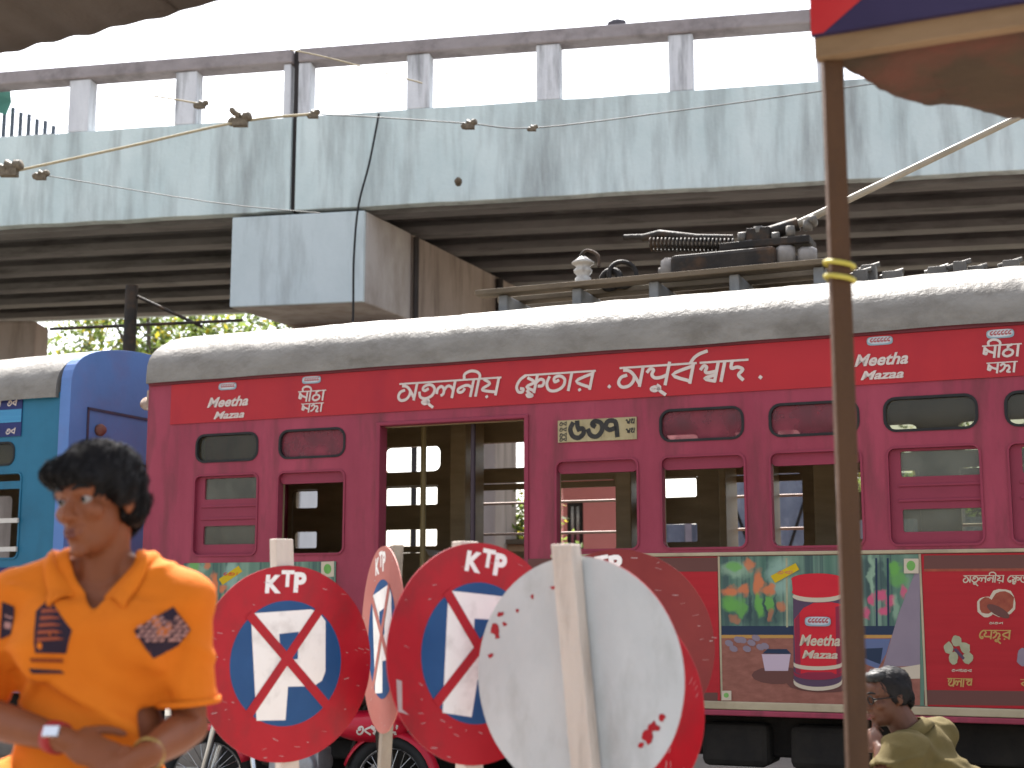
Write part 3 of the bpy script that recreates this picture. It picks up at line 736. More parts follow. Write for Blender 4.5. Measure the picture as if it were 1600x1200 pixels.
Bp = panel(700, 1124, mat('printed_deep_red', (.40, .012, .02), (.46, .018, .026), (1, 1, 26), .45))
P = Print(); P.poly([(701, 874), (1122, 871), (1122, 893), (701, 895)], 'brownlo'); P.poly([(701, 1080), (1122, 1082), (1122, 1101), (701, 1099)], 'brownlo'); P.build(Bp)
Cp = panel(1126, 1440, garden_c)
P = Print()
P.poly([(1128, 978), (1412, 978), (1405, 994), (1128, 994)], 'navy')
for x in (1228, 1334, 1368, 1386): P.poly([(x, 872), (x + 3, 872), (x + 4, 980), (x + 1, 980)], 'sage' if x % 3 else 'navy')
P.poly([(1128, 996), (1438, 996), (1438, 1102), (1128, 1100)], 'table')
P.poly([(1128, 992), (1405, 992), (1405, 997), (1128, 997)], 'gold')
P.poly([(1426, 905), (1438, 872), (1438, 1040), (1380, 1042), (1404, 960)], 'lilac')
P.poly([(1316, 998), (1392, 998), (1385, 1022), (1372, 1045), (1320, 1025)], 'blue'); P.poly([(1318, 1015), (1380, 1012), (1376, 1038)], 'navy')
P.poly([(1395, 1045), (1438, 1038), (1438, 1060), (1380, 1062)], 'cream')
P.oval(1215, 1055, 40, 14, 'brownlo'); P.oval(1290, 1068, 60, 14, 'brownlo')
P.poly([(1191, 1022), (1236, 1022), (1232, 1048), (1196, 1048)], 'tub'); P.poly([(1192, 1021), (1200, 1014), (1230, 1014), (1237, 1022)], 'navy')
for k in range(9): P.oval(1140 + 7 * k, 1005 + 9 * math.sin(k * 1.9), 7, 5, 'lilac', 8, .4)
# the jar
P.poly([(1240, 930), (1317, 930), (1317, 1062), (1306, 1071), (1290, 1075), (1266, 1075), (1250, 1071), (1241, 1062)], 'dark')
P.poly([(1256, 950), (1272, 942), (1300, 941), (1316, 944), (1317, 1050), (1300, 1056), (1262, 1056), (1244, 1050), (1242, 968)], 'red')
P.poly([(1306, 948), (1317, 946), (1317, 1048), (1308, 1054)], 'plum'); P.poly([(1243, 968), (1250, 958), (1252, 1053), (1244, 1050)], 'plum'); P.poly([(1262, 1050), (1300, 1050), (1308, 1054), (1300, 1060), (1262, 1060), (1248, 1054)], 'plum')
P.oval(1278, 932, 39, 9, 'cream', 24); P.oval(1278, 925, 40, 9, 'red', 24)
P.poly([(1238, 906), (1318, 906), (1317, 926), (1240, 926)], 'red'); P.oval(1278, 905, 41, 9, 'red', 24)
arc = lambda yc, ry, th: [(1279 + 38 * math.cos(t), yc + ry * math.sin(t)) for t in [PI * i / 14 for i in range(15)]] + [(1279 + 38 * math.cos(t), yc + th + ry * math.sin(t)) for t in [PI * i / 14 for i in range(14, -1, -1)]]
P.poly(arc(1034, 7, 6), 'cream')
P.poly(arc(1048, 9, 5), 'plum')
P.poly(arc(1060, 13, 6), 'cream')
P.lat('Meetha', 1250, 1314, 1008, .062, 'cream'); P.lat('Mazaa', 1254, 1310, 1028, .046, 'cream')
P.poly([(1205, 900), (1244, 880), (1250, 890), (1212, 911)], 'yellow'); P.word('tbA', 1215, 1240, 897, .02, 'orange', .13, False)
P.poly([(1413, 873), (1436, 873), (1436, 896), (1413, 896)], 'cream'); P.oval(1424, 884, 7, 8, 'green')
P.poly([(1129, 1079), (1144, 1079), (1144, 1094), (1129, 1094)], 'cream'); P.oval(1136, 1086, 4, 4, 'green')
P.build(Cp)
logo(1279, 971, .155, .066, Cp, -.026)
Dp = panel(1442, 1990, mat('printed_crimson', (.38, .012, .02), (.45, .018, .026), (1, 1, 30), .45))
P = Print()
P.poly([(1444, 868), (1980, 864), (1980, 886), (1444, 889)], 'brownlo'); P.poly([(1444, 889), (1980, 886), (1980, 890), (1444, 893)], 'rust')
P.poly([(1444, 1078), (1980, 1084), (1980, 1106), (1444, 1101)], 'brownlo')
P.word('atUlnIy', 1505, 1568, 910, .038, 'cream'); P.word('efvAr', 1574, 1625, 910, .038, 'cream'); P.word('apUbR', 1640, 1700, 908, .038, 'cream')
P.oval(1541, 948, 15, 17, 'cream', wob=.1); P.oval(1566, 942, 22, 23, 'cream', wob=.08); P.oval(1542, 946, 12, 13, 'rust', wob=.1); P.oval(1567, 941, 18, 18, 'rust', wob=.1); P.oval(1560, 955, 20, 7, 'brownlo', rot=.5)
P.word('atn', 1546, 1567, 975, .012, 'cream', .13, False)
P.word('ekjUr', 1530, 1578, 998, .048, 'ochre')
for k, (x, y) in enumerate(((1482, 1012), (1495, 1002), (1508, 1012), (1512, 1028), (1490, 1028))): P.oval(x, y, 8, 9, 'sage', wob=.2)
P.poly([(1490, 1015), (1494, 1012), (1508, 1028), (1505, 1031)], 'dark')
P.word('tnEtb', 1487, 1518, 1049, .014, 'cream', .12, False); P.word('ElAc', 1480, 1518, 1072, .044, 'ochre')
P.oval(1600, 1027, 12, 14, 'lilac', wob=.2); P.word('bAdA', 1594, 1630, 1074, .044, 'ochre')
P.oval(1690, 960, 24, 20, 'sage', wob=.2); P.word('kATI', 1672, 1710, 1000, .046, 'ochre')
P.build(Dp)
for px in (1125.5, 1441):
    u = TH(px, 950)[0]; m = MB(); m.box(u - .006, u + .006, -.014, -.001, .803, 1.677); m.build('panel_joint_strip', tan_trim, TB)

# --- gear on the roof
def RU(px, py, wd=1.0): return T.hit(px, py, wd)
zr = ZR + .48
for yy, x0_, x1_ in ((.62, -1.4, 1.22), (.92, -1.35, 1.3), (1.22, -1.35, 1.2)):
    m = MB(); m.box(x0_, x1_, yy - .07, yy + .07, zr + .10, zr + .14); m.build('roof_plank', oldwood, TB, bevel=.006)
for i in range(5):
    x = -1.2 + i * .57
    m = MB(); m.box(x - .035, x + .035, .60, 1.3, zr - .04, zr + .098); m.build('plank_support', mat('pale_support_block', (.20, .20, .195), (.30, .30, .29), (9, 9, 9), .7), TB, bevel=.01)
u, z = RU(911, 430, .75)
zb_ = zr + .14
ins = MB(); M = Matrix.Translation((u, .75, zb_))
ht = RU(911, 400, .75)[1] - zb_
ins.lathe([(0, 0), (.085, 0), (.10, .04), (.095, .10), (.07, .13), (.105, .17), (.11, .20), (.08, .23), (.10, .26), (.13, .275), (.135, .29), (.075, .33), (.04, .36), (0, .37)], 22, Matrix.Translation((u, .75, zb_)) @ Matrix.Scale(ht / .37, 4))
ins.build('insulator', ceramic, TB)
m = MB(); m.tube(smoothpts([(u - .02, .75, zb_ + ht), (u + .03, .75, zb_ + ht + .04), (u + .12, .74, zb_ + ht - .01), (u + .13, .72, zb_ + ht - .10)], 4), .012, 6); m.build('jumper_wire', iron, TB)
u, z = RU(967, 442, .85)
m = MB(); m.torus(.10, .018, Matrix.Translation((u + .03, .85, zb_ + .09)) @ Matrix.Rotation(R(75), 4, 'X') @ Matrix.Rotation(R(25), 4, 'Y'), 22, 6)
m.torus(.065, .03, Matrix.Translation((u - .06, .85, zb_ + .06)) @ Matrix.Rotation(R(80), 4, 'X'), 18, 6); m.build('coil', iron, TB)
u0_, z0_ = RU(1045, 425, .95); u1_, z1_ = RU(1225, 408, .95)
zc = (z0_ + z1_) / 2
m = MB(); m.box(u0_ + .05, u1_ - .03, .80, 1.12, zc - .085, zc + .085); m.box(u0_ + .1, u0_ + .18, .85, 1.05, zb_ - .01, zc); m.box(u1_ - .35, u1_ - .27, .85, 1.05, zb_ - .01, zc); m.build('resistor_case', iron, TB, bevel=.03)
for uu, zz, r_ in ((u0_ - .0, zc, .10), (u1_, zc + .01, .105), (u1_ + .15, zc, .085)):
    m = MB(); M = Matrix.Translation((uu, .94, zz)) @ Matrix.Rotation(R(-90), 4, 'Y') @ Matrix.Rotation(R(12), 4, 'X')
    m.lathe([(0, .075), (r_ * .3, .07), (r_ * .35, .03), (r_ * .8, .05), (r_, .02), (r_, -.05), (r_ * .8, -.08), (0, -.08)], 22, M); m.build('round_insulator', mat('brown_grey_insulator', (.17, .15, .13), (.30, .27, .24), (8, 8, 8), .4), TB)
# trolley base with springs and the long pole
a = T.world(0, 0, 0)
def RP(px, py, wd=1.0): u, z = T.hit(px, py, wd); return Vector((u, wd, z))
m = MB(); m.tube([RP(975, 371), RP(1006, 370)], .022, 8); m.tube([RP(1003, 372), RP(1030, 366), RP(1090, 372), RP(1145, 372)], [.028, .034, .03, .026], 8); m.build('spring_housing', iron, TB)
for dy, off in ((7, -.05), (13, .07)):
    m = MB(); A_ = RP(1015, 372 + dy, 1 + off); B_ = RP(1150, 374 + dy, 1 + off); pts = []
    for i in range(181):
        t = i / 180; c_ = A_.lerp(B_, t); an = t * 2 * PI * 22
        pts.append(c_ + Vector((0, math.cos(an) * .032, math.sin(an) * .032)))
    m.tube(pts, .009, 5); m.build('spring', iron, TB)
m = MB(); m.box(*sorted((RP(1130, 380).x, RP(1270, 380).x)), .88, 1.14, RP(1150, 392).z - .02, RP(1150, 384).z, 0); m.build('trolley_base', iron, TB, bevel=.01)
m = MB(); m.tube([RP(1140, 386, .92), RP(1176, 379, .92)], .028, 8); m.build('pivot_pin', grey_metal, TB)
m = MB(); m.tube([RP(1175, 378), RP(1200, 366), RP(1248, 350)], [.045, .055, .05], 10); m.box(RP(1190, 370).x - .09, RP(1190, 370).x + .08, .9, 1.1, RP(1190, 374).z - .05, RP(1190, 360).z); m.build('pole_socket', iron, TB, bevel=.01)
for px, py in ((1160, 372), (1185, 362), (1212, 372), (1235, 362), (1262, 352), (1270, 345)):
    q = RP(px, py, .93); m = MB(); M = Matrix.Translation(q) @ Matrix.Rotation(R(px * 7 % 90), 4, 'X')
    m.lathe([(0, -.04), (.03, -.04), (.034, 0), (.03, .04), (0, .04)], 10, M); m.build('clamp_bolt', grey_metal, TB)
m = MB(); A_ = RP(1245, 351, 1.0); B_ = RP(1590, 184, .95); D = (B_ - A_)
m.tube([A_, A_ + D * .1, A_ + D * .5, A_ + D, A_ + D * 1.6], [.030, .026, .024, .022, .018], 10); m.build('trolley_pole', mat('bare_wood_and_steel_pole', (.30, .26, .20), (.42, .37, .30), (5, 5, 5), .55), TB)
for px, py, wd in ((1345, 430, .8), (1358, 422, .9), (1395, 432, .8), (1465, 425, .8), (1500, 417, .8), (1525, 424, .9), (1580, 415, .8)):
    q = RP(px, py, wd); m = MB(); k = random.uniform(.7, 1.3); m.box(q.x - .05 * k, q.x + .05 * k, wd - .05, wd + .05, zr - .05, q.z + .03); m.tube([(q.x - .08, wd, q.z), (q.x + .07, wd + .02, q.z + .04)], .02, 7); m.build('roof_fitting', grey_metal, TB, bevel=.01)

# --- blue tram car ahead
BT = empty('tram_car', T.world(-4.65, 0, 0), -T.yaw, 'blue and teal tram car with a rounded blue end and pale roof at the left', 'tram')
teal = mat('teal_side_paint', (.018, .13, .22), (.028, .17, .28), (1.5, 1.5, 2), .45, .1, 12, stain=(.02, .09, .15), sscale=(3, 3, 1), samt=.5)
blue = mat('royal_blue_end_paint', (.10, .20, .44), (.135, .245, .53), (1.5, 1.5, 1.5), .5, .12, 10, stain=(.16, .17, .34), sscale=(2.5, 2.5, 2.5), samt=.45)
L0 = -6.5
bw = [(-.93, -.42)] ; 
def BH(px, py): u, z = T.hit(px, py); return u + 4.65, z
ww = [(BH(-30, 800)[0] + k, BH(32, 800)[0] + k) for k in (-1.6, -.8)] + [(BH(-30, 800)[0], BH(32, 800)[0])]
tw = [(BH(-40, 715)[0], BH(23, 715)[0]), (BH(-40, 715)[0] - .75, BH(23, 715)[0] - .75), (BH(-40, 715)[0] - 1.5, BH(23, 715)[0] - 1.5)]
hl = [rr(a, b, 1.722, 2.40, .05) for a, b in ww] + [rr(a, b, 2.45, 2.64, .07) for a, b in tw]
plate('side_wall', [(L0, ZB), (0, ZB), (0, ZR - .02), (L0, ZR - .02)], hl, 0, .04, teal, BT)
plate('far_wall', [(L0, ZB), (0, ZB), (0, ZR - .02), (L0, ZR - .02)], [rr(a - .55, b - .25, 1.722, 2.40, .05) for a, b in ww] , WY, WY + .05, wood_in, BT)
for a, b in tw: transom(BT, a, b, 2.45, 2.64, 0, dull_glass, rubber)
for a, b in ww:
    f_ = ring(BT, 'window_frame', a, b, 1.722, 2.40, .05, .014, -.008, .05, teal)
    plate('raised_shutter', [(a + .015, 2.27), (b - .015, 2.27), (b - .015, 2.33), (a + .015, 2.33)], [], .02, .04, teal, BT)
    for zz in (2.02, 1.80):
        m = MB(); m.box(a, b, -.03, -.012, zz - .018, zz + .018); m.build('window_bar', mat('pale_window_bar', (.6, .56, .5), (.7, .66, .6), (5, 5, 5), .6), BT)
m = MB(); m.box(L0, -.05, .045, WY, .78, .83); m.build('floor', dark_in, BT)
m = MB(); m.box(L0, -.05, .045, WY, 2.90, 2.93); m.build('ceiling', wood_in, BT)
make_roof(BT, L0, -.03, roof_m).location.z = -.055
# rounded end: an arched plate with a bevelled rim
arch = [(W_ / 2 - (W_ / 2 + .02) * math.cos(PI * i / 30), ZR - .05 + .47 * max(0.0, math.sin(PI * i / 30)) ** .55) for i in range(31)]
arch = [(-.02, ZB), (-.02, ZR - .1)] + [(min(max(a, -.02), W_ + .02), b) for a, b in arch] + [(W_ + .02, ZR - .1), (W_ + .02, ZB)]
eh = [rr(.16, .78, 1.75, 2.42, .04), rr(1.1, 1.8, 1.75, 2.42, .04)]
e = plate('rounded_end', arch, eh, 0, .10, blue, BT)
for v in e.data.vertices: a, b, c_ = v.co; v.co = (b + .0, a, c_)
md = e.modifiers.new('bevel', 'BEVEL'); md.width = .045; md.segments = 4; md.limit_method = 'ANGLE'; md.angle_limit = R(60)
for v0, v1, z0, z1 in ((.18, .20, 2.50, 2.90), (.18, 1.02, 2.885, 2.905), (.20, 1.02, 2.495, 2.515)):
    m = MB(); m.box(.101, .110, v0, v1, z0, z1); m.build('panel_rim', mat('dark_blue_rim', (.03, .045, .09), (.09, .05, .07), (8, 8, 8), .6), BT)
p = T.hit_u(155, 672, -4.54)
m = MB(); M = Matrix.Translation((.10, p[0], p[1])) @ Matrix.Rotation(PI / 2, 4, 'Y'); m.lathe([(0, 0), (.045, 0), (.05, .03), (.03, .06), (0, .06)], 14, M); m.build('end_lamp', mat('rusty_lamp_housing', (.16, .06, .05), (.22, .10, .07), (9, 9, 9), .7), BT)
m = MB(); m.box(.101, .14, .10, 1.9, 2.42, 2.46); m.build('visor', mat('dark_blue_rim', (.03, .045, .09)), BT, bevel=.008)
navy_v = mat('navy_vinyl', (.012, .018, .10), (.02, .03, .14), (2, 2, 4), .4)
u1_ = BH(35, 650)[0]
zA, zB_, zC, zD = BH(20, 682)[1], BH(20, 660)[1], BH(20, 640)[1], BH(20, 615)[1]
m = MB(); m.box(L0, u1_, -.008, -.001, zA, zD); bp = m.build('advert_band', navy_v, BT)
m = MB(); m.box(L0, u1_ - .002, -.0105, -.0082, zB_, zC); m.build('light_stripe', mat('sky_blue_vinyl', (.09, .35, .55), (.05, .22, .42), (.5, .5, 30), .4), bp)
m = MB()
for k in range(9):
    for zz in (zA + .02, zC + .03): strokes(m, 'tb', u1_ - .15 - .16 * k, zz, .045, -.011, .2, .09, .1, 0, False)
m.build('lettering', white_ink, bp)
m = MB(); ub = BH(24, 890)[0]; m.box(L0, ub, -.008, -.001, 1.15, 1.66); bp = m.build('advert_panel', navy_v, BT)
m = MB()
for k in range(6): strokes(m, 'tvb', ub - .3 - .35 * k, 1.5, .06, -.011, .2, .2, .08, 0, True)
m.build('lettering', white_ink, bp)
m = MB(); m.box(ub + .004, ub + .09, -.008, -.001, 1.45, 1.66); m.build('sticker', pk['sage'], BT)
m = MB(); m.box(L0, -.2, .25, 1.75, .35, .70); m.build('underframe', shade_black, BT, bevel=.02)
m = MB(); m.box(.10, .95, .9, 1.06, .58, .68); m.build('coupling_bar', iron, BT, bevel=.01)
# ------------------------------------------------------------------ catenary post and wires
p = at(203, 520, 14.2)
post = empty('catenary_post', (p.x, p.y, 0), -.2, 'dark steel catenary post standing under the flyover behind the blue tram', 'post')
m = MB(); m.tube([(0, 0, 0), (0, 0, 4.62)], [.075, .065], 12); m.build('shaft', iron, post)
m = MB(); m.tube([(.03, 0, 4.52), (.75, .1, 4.18)], .018, 6); m.build('stay_rod', iron, post)
m = MB(); m.tube([(-.9, 0, 4.20), (1.2, .05, 4.22)], .016, 6); m.build('cross_arm', iron, post)
rope = mat('weathered_yellow_rope', (.38, .32, .20), (.5, .43, .30), (20, 20, 20), .8)
wirem = mat('dull_grey_wire', (.09, .09, .085), rough=.6)
clampm = mat('corroded_clamp', (.10, .075, .05), (.22, .18, .13), (25, 25, 25), .6)
def wire(name, label, pts, Y, r, mt, clamps=(), sag=0):
    w0 = [at(a, b, Y) for a, b in pts]; o0 = w0[0]
    e = empty(name, o0, 0, label, 'wire')
    m = MB(); m.tube([p - o0 for p in smoothpts(w0, 4)], r, 6); m.build('strand', mt, e)
    for cx, cy, s in clamps:
        q = at(cx, cy, Y) - o0; m = MB(); M = Matrix.Translation(q) @ Matrix.Rotation(R(80), 4, 'Y') @ Matrix.Rotation(R(cx % 50), 4, 'X') @ Matrix.Scale(s, 4)
        m.lathe([(0, -.09), (.03, -.09), (.04, -.05), (.022, -.03), (.055, 0), (.022, .03), (.04, .05), (.03, .09), (0, .09)], 12, M)
        m.box(-.05 * s, .06 * s, -.03 * s, .03 * s, -.03 * s, .02 * s, 0, Matrix.Translation(q + Vector((0, -.02, -.03 * s))))
        m.build('wire_clamp', clampm, e)
wire('span_wire', 'thick pale yellowish span wire rising across the left flyover fascia', [(-60, 284), (20, 268), (200, 229), (375, 190), (490, 178)], 12.9, .013, rope, ((14, 262, 1.5), (375, 186, 1.3), (490, 178, .8)))
wire('span_wire', 'thin grey wire sagging across the fascia left of the pier', [(58, 272), (330, 316), (500, 333)], 13.0, .0045, wirem, ((64, 273, .9),))
wire('span_wire', 'thin grey wire with two clamps crossing the right half of the fascia', [(490, 178), (600, 184), (733, 193), (835, 200), (1060, 173), (1300, 140), (1640, 92)], 13.0, .006, wirem, ((733, 194, .9), (832, 200, .6)))
wire('span_wire', 'short wire end with a clamp by the second visible railing post', [(240, 150), (278, 156), (322, 164)], 13.0, .008, rope, ((314, 163, .8),))
wire('span_wire', 'pale wire leaving the top of the joint pipe at the railing', [(455, 78), (520, 92), (660, 130)], 13.2, .007, rope)
m = MB(); q = at(375, 180, 12.85); m.tube(smoothpts([q - q, at(366, 176, 12.85) - q, at(360, 168, 12.85) - q], 3), [.03] * 6 + [.008], 6)
o = m.build('wire_hook', clampm, loc=q); tag(o, 'small upturned hook on the yellowish span wire clamp', 'hook')
e = empty('hanging_cable', at(592, 178, 14.7), 0, 'black cable hanging down the fascia and the pale pier cap end', 'cable')
o0 = at(592, 178, 14.7)
m = MB(); m.tube([p - o0 for p in smoothpts([at(592, 178, 14.72), at(577, 255, 14.72), at(560, 322, 14.72), at(553, 400, 14.72), at(552, 470, 14.7), at(551, 530, 14.7)], 5)], .013, 6); m.build('strand', black_w, e)
m = MB(); q = at(716, 283, 14.85); m.lathe([(0, -.05), (.035, -.05), (.045, 0), (.02, .05), (0, .05)], 10, Matrix.Rotation(R(70), 4, 'X')); o = m.build('anchor_bolt', clampm, loc=q); tag(o, 'small rusty anchor bolt sticking out low on the fascia', 'bolt')
q = at(962, 38, 15.1)
m = MB(); m.lathe([(0, -.10), (.03, -.085), (.05, -.03), (.05, .03), (.03, .08), (0, .10)], 12, Matrix.Rotation(R(80), 4, 'Y')); m.tube([(.06, 0, .0), (.09, 0, .022), (.12, 0, .015)], [.035, .028, .006], 8)
o = m.build('bird', mat('grey_feathers', (.10, .095, .11), rough=.8), loc=q + Vector((0, 0, .01))); tag(o, 'small dark bird sitting on the flyover handrail', 'bird')
q = at(1092, 40, 14.9)
e = empty('tied_bundle', q, 0, 'lumpy bundle of wire tied round the flyover handrail', 'bundle')
m = MB()
for i in range(9):
    a = random.uniform(-.16, .16); m.torus(.07 + random.uniform(0, .02), .010, Matrix.Translation((a, .08, -.02)) @ Matrix.Rotation(PI / 2 + random.uniform(-.4, .4), 4, 'Y'), 14, 5)
m.build('wire_coil', clampm, e)
m = MB(); m.tube([(0, 0, 0), (.25, -.02, .02), (.42, -.03, 0)], .012, 5); m.build('loose_end', rope, e)

# ------------------------------------------------------------------ trees
leafA = mat('bright_leaf', (.13, .19, .05), (.19, .26, .08), (2, 2, 2), .55, trans=(.24, .31, .07))
leafB = mat('olive_leaf', (.10, .15, .04), (.15, .20, .06), (2, 2, 2), .55, trans=(.14, .19, .05))
leafC = mat('yellowed_leaf', (.30, .26, .03), (.38, .30, .05), (2, 2, 2), .6, trans=(.5, .42, .05))
bark = mat('grey_brown_bark', (.10, .08, .06), (.17, .14, .11), (5, 5, 2), .9, .5, 25)
def tree(label, x, y, H, rx, rz, n, leaf=.13, seed=1, group=None, dens=1.0, nclump=36):
    rnd = random.Random(seed)
    t = empty('leafy_tree', (x, y, 0), 0, label, 'tree', group)
    b = MB(); cz = H - rz
    top = Vector((.2, 0, cz)); b.tube([(0, 0, 0), (.05, .05, cz * .5), top], [.22, .16, .11], 9)
    cl = []
    for i in range(nclump):
        while True:
            p = Vector((rnd.uniform(-1, 1), rnd.uniform(-1, 1), rnd.uniform(-1, 1)))
            if p.length < 1: break
        c = Vector((p.x * rx, p.y * rx * .8, cz + p.z * rz)); cl.append((c, rnd.uniform(.35, .75)))
        if i < 14: b.tube([top * .8, (top * .8).lerp(c, .5) + Vector((0, 0, .15)), c], [.07, .04, .012], 5)
    b.build('trunk', bark, t)
    m = MB()
    for i in range(n):
        c, r = cl[rnd.randrange(len(cl))]
        d = Vector((rnd.gauss(0, 1), rnd.gauss(0, 1), rnd.gauss(0, .8))).normalized() * r * rnd.uniform(.3, 1.05)
        q = c + d; s = leaf * rnd.uniform(.6, 1.2)
        e = Euler((rnd.uniform(-.9, .9), rnd.uniform(-.9, .9), rnd.uniform(0, 6.3))).to_matrix()
        vs = [q + e @ Vector(v) for v in ((-s * .5, 0, 0), (0, -s * .26, -.15 * s), (s * .5, 0, -.1 * s), (0, s * .26, -.15 * s))]
        k = rnd.random(); m.add(vs, [(0, 1, 2), (0, 2, 3)], 0 if k < .5 else 1 if k < .86 else 2)
    m.build('crown', [leafA, leafB, leafC], t, fix=False)
    return t
def tx(px, Y): return at(px, 520, Y).x
tree('sunlit yellow green tree beyond the blue tram roof, left of the dark post', tx(120, 27), 27, 7.9, 1.7, 1.6, 4200, .15, 3)
tree('sunlit tree with yellow leaves right behind the dark catenary post', tx(225, 25.5), 25.5, 7.6, 1.4, 1.6, 4000, .15, 4)
tree('pale sparse tree between the dark post and the pier cap', tx(350, 27), 27, 7.7, 1.9, 1.5, 3200, .16, 5)
tree('thin tree half hidden by the pier cap with white sky showing through', tx(455, 26), 26, 7.3, 1.3, 1.2, 1500, .14, 6, nclump=22)
tree('green bush seen through the open tram doorway', tx(799, 19), 19, 2.9, .36, .75, 2600, .11, 8, nclump=18)
tree('dark green tree beyond the windows at the right end of the maroon tram', tx(1500, 22), 22, 4.6, 1.8, 1.5, 4500, .14, 9)

# ------------------------------------------------------------------ buildings beyond the tracks
def building(label, px0, px1, Y, D, z1, mt, wins=(), roof=None, name='building', wm=None):
    x0 = at(px0, 800, Y).x; x1 = at(px1, 800, Y).x
    e = empty(name, ((x0 + x1) / 2, Y, 0), 0, label, 'building'); hw = (x1 - x0) / 2
    hs = [[(-hw + a * 2 * hw, b), (-hw + c_ * 2 * hw, b), (-hw + c_ * 2 * hw, d), (-hw + a * 2 * hw, d)] for a, b, c_, d in wins]
    plate('front_wall', [(-hw, 0), (hw, 0), (hw, z1), (-hw, z1)], hs, 0, .2, mt, e)
    b = MB(); b.box(-hw, -hw + .2, .202, D, 0, z1); b.box(hw - .2, hw, .202, D, 0, z1); b.box(-hw + .2, hw - .2, D - .2, D, 0, z1); b.build('rear_walls', mt, e)
    b = MB(); b.box(-hw - .2, hw + .2, -.3, D + .2, z1 + .003, z1 + .15); b.build('roof', roof or under_m, e)
    for h_ in hs:
        f = MB(); xa, xb, za, zb = h_[0][0], h_[1][0], h_[0][1], h_[2][1]
        f.box(xa + .003, xb - .003, .06, .10, za + .003, za + .06); f.box(xa + .003, xb - .003, .06, .10, zb - .06, zb - .003); f.box(xa + .003, xa + .06, .06, .10, za + .06, zb - .06); f.box(xb - .06, xb - .003, .06, .10, za + .06, zb - .06)
        f.box((xa + xb) / 2 - .02, (xa + xb) / 2 + .02, .065, .095, za + .06, zb - .06)
        fo = f.build('window', wm or iron, e); plate('pane', [(xa + .05, za + .05), (xb - .05, za + .05), (xb - .05, zb - .05), (xa + .05, zb - .05)], [], .078, .084, glass_mat('far_glass', (.3, .3, .3), .3, .3, (.1, .11, .12)), fo)
    return e
pinkp = mat('salmon_pink_plaster', (.62, .21, .19), (.70, .26, .24), (1, 1, 1), .85, .1, 10)
greyp = mat('brown_grey_plaster', (.28, .23, .20), (.36, .30, .27), (1, 1, .5), .9, .2, 10)
creamp = mat('pale_cream_plaster', (.70, .66, .56), (.78, .74, .65), (.6, .6, .6), .85, .1, 8)
building('salmon pink building seen through the tram window below the number plate', 880, 985, 21.5, 5, 3.25, pinkp, ((.06, 1.6, .3, 2.9), (.7, 1.1, .9, 1.9)))
building('blue grey shed seen through the windows at the left end of the maroon tram', 250, 469, 32, 6, 4.9, mat('blue_grey_plaster', (.36, .38, .42), (.44, .46, .50), (.8, .8, .8), .85), ((.1, 1.4, .3, 2.6),))
building('brown shed with tin roof beyond the right windows', 1380, 1640, 24, 6, 3.4, greyp, ((.1, 1.3, .3, 2.5), (.6, 1.3, .8, 2.5)))
# tan crate-like kiosk, gate and fence
b0 = at(800, 840, 18); m = empty('kiosk', (b0.x, 18, 0), 0, 'small tan wooden kiosk beside the bush behind the doorway', 'kiosk')
k = MB(); k.box(-.22, .22, 0, .5, 0, 2.12); k.build('body', mat('tan_kiosk_boards', (.35, .22, .12), (.42, .28, .16), (8, 8, 2), .8), m)
k = MB(); k.box(-.28, .28, -.08, .58, 2.123, 2.18); k.build('roof', oldwood, m)
bg = mat('blue_grey_gate_paint', (.24, .27, .33), (.36, .39, .45), (3, 3, 3), .7, .3, 14, stain=(.55, .56, .6), sscale=(9, 9, 4), samt=.7)
def gate(label, px0, px1, Y, z1, brace=True):
    x0 = at(px0, 800, Y).x; x1 = at(px1, 800, Y).x; hw = (x1 - x0) / 2
    e = empty('sheet_gate', ((x0 + x1) / 2, Y, 0), 0, label, 'gate')
    k = MB()
    n = int(hw * 2 / .08); vs = []
    for i in range(n + 1):
        x = -hw + 2 * hw * i / n; vs += [(x, .02 * (i % 2), .1), (x, .02 * (i % 2), z1)]
    k.add(vs, [(2 * i, 2 * i + 2, 2 * i + 3, 2 * i + 1) for i in range(n)]); k.build('corrugated_panel', bg, e)
    for x in (-hw, 0, hw):
        k = MB(); k.box(x - .04, x + .04, -.08, -.003, 0, z1 + .1); k.build('gate_post', mat('pale_mauve_post', (.42, .36, .38), (.5, .45, .47), (5, 5, 5), .7), e)
    if brace:
        for sx in (-1, 1):
            k = MB(); k.tube([(sx * .05, -.05, z1 * .5), (sx * hw * .9, -.05, z1 * .95)], .018, 6); k.build('brace', iron, e)
    return e
gate('low blue grey corrugated fence behind the third open window', 1030, 1118, 17.5, 2.35, False)
gate('tall blue grey corrugated gate with diagonal braces behind the right open windows', 1125, 1275, 17.0, 3.0)
gate('long blue grey fence running behind the shuttered right windows', 1300, 1700, 18.5, 2.5, False)

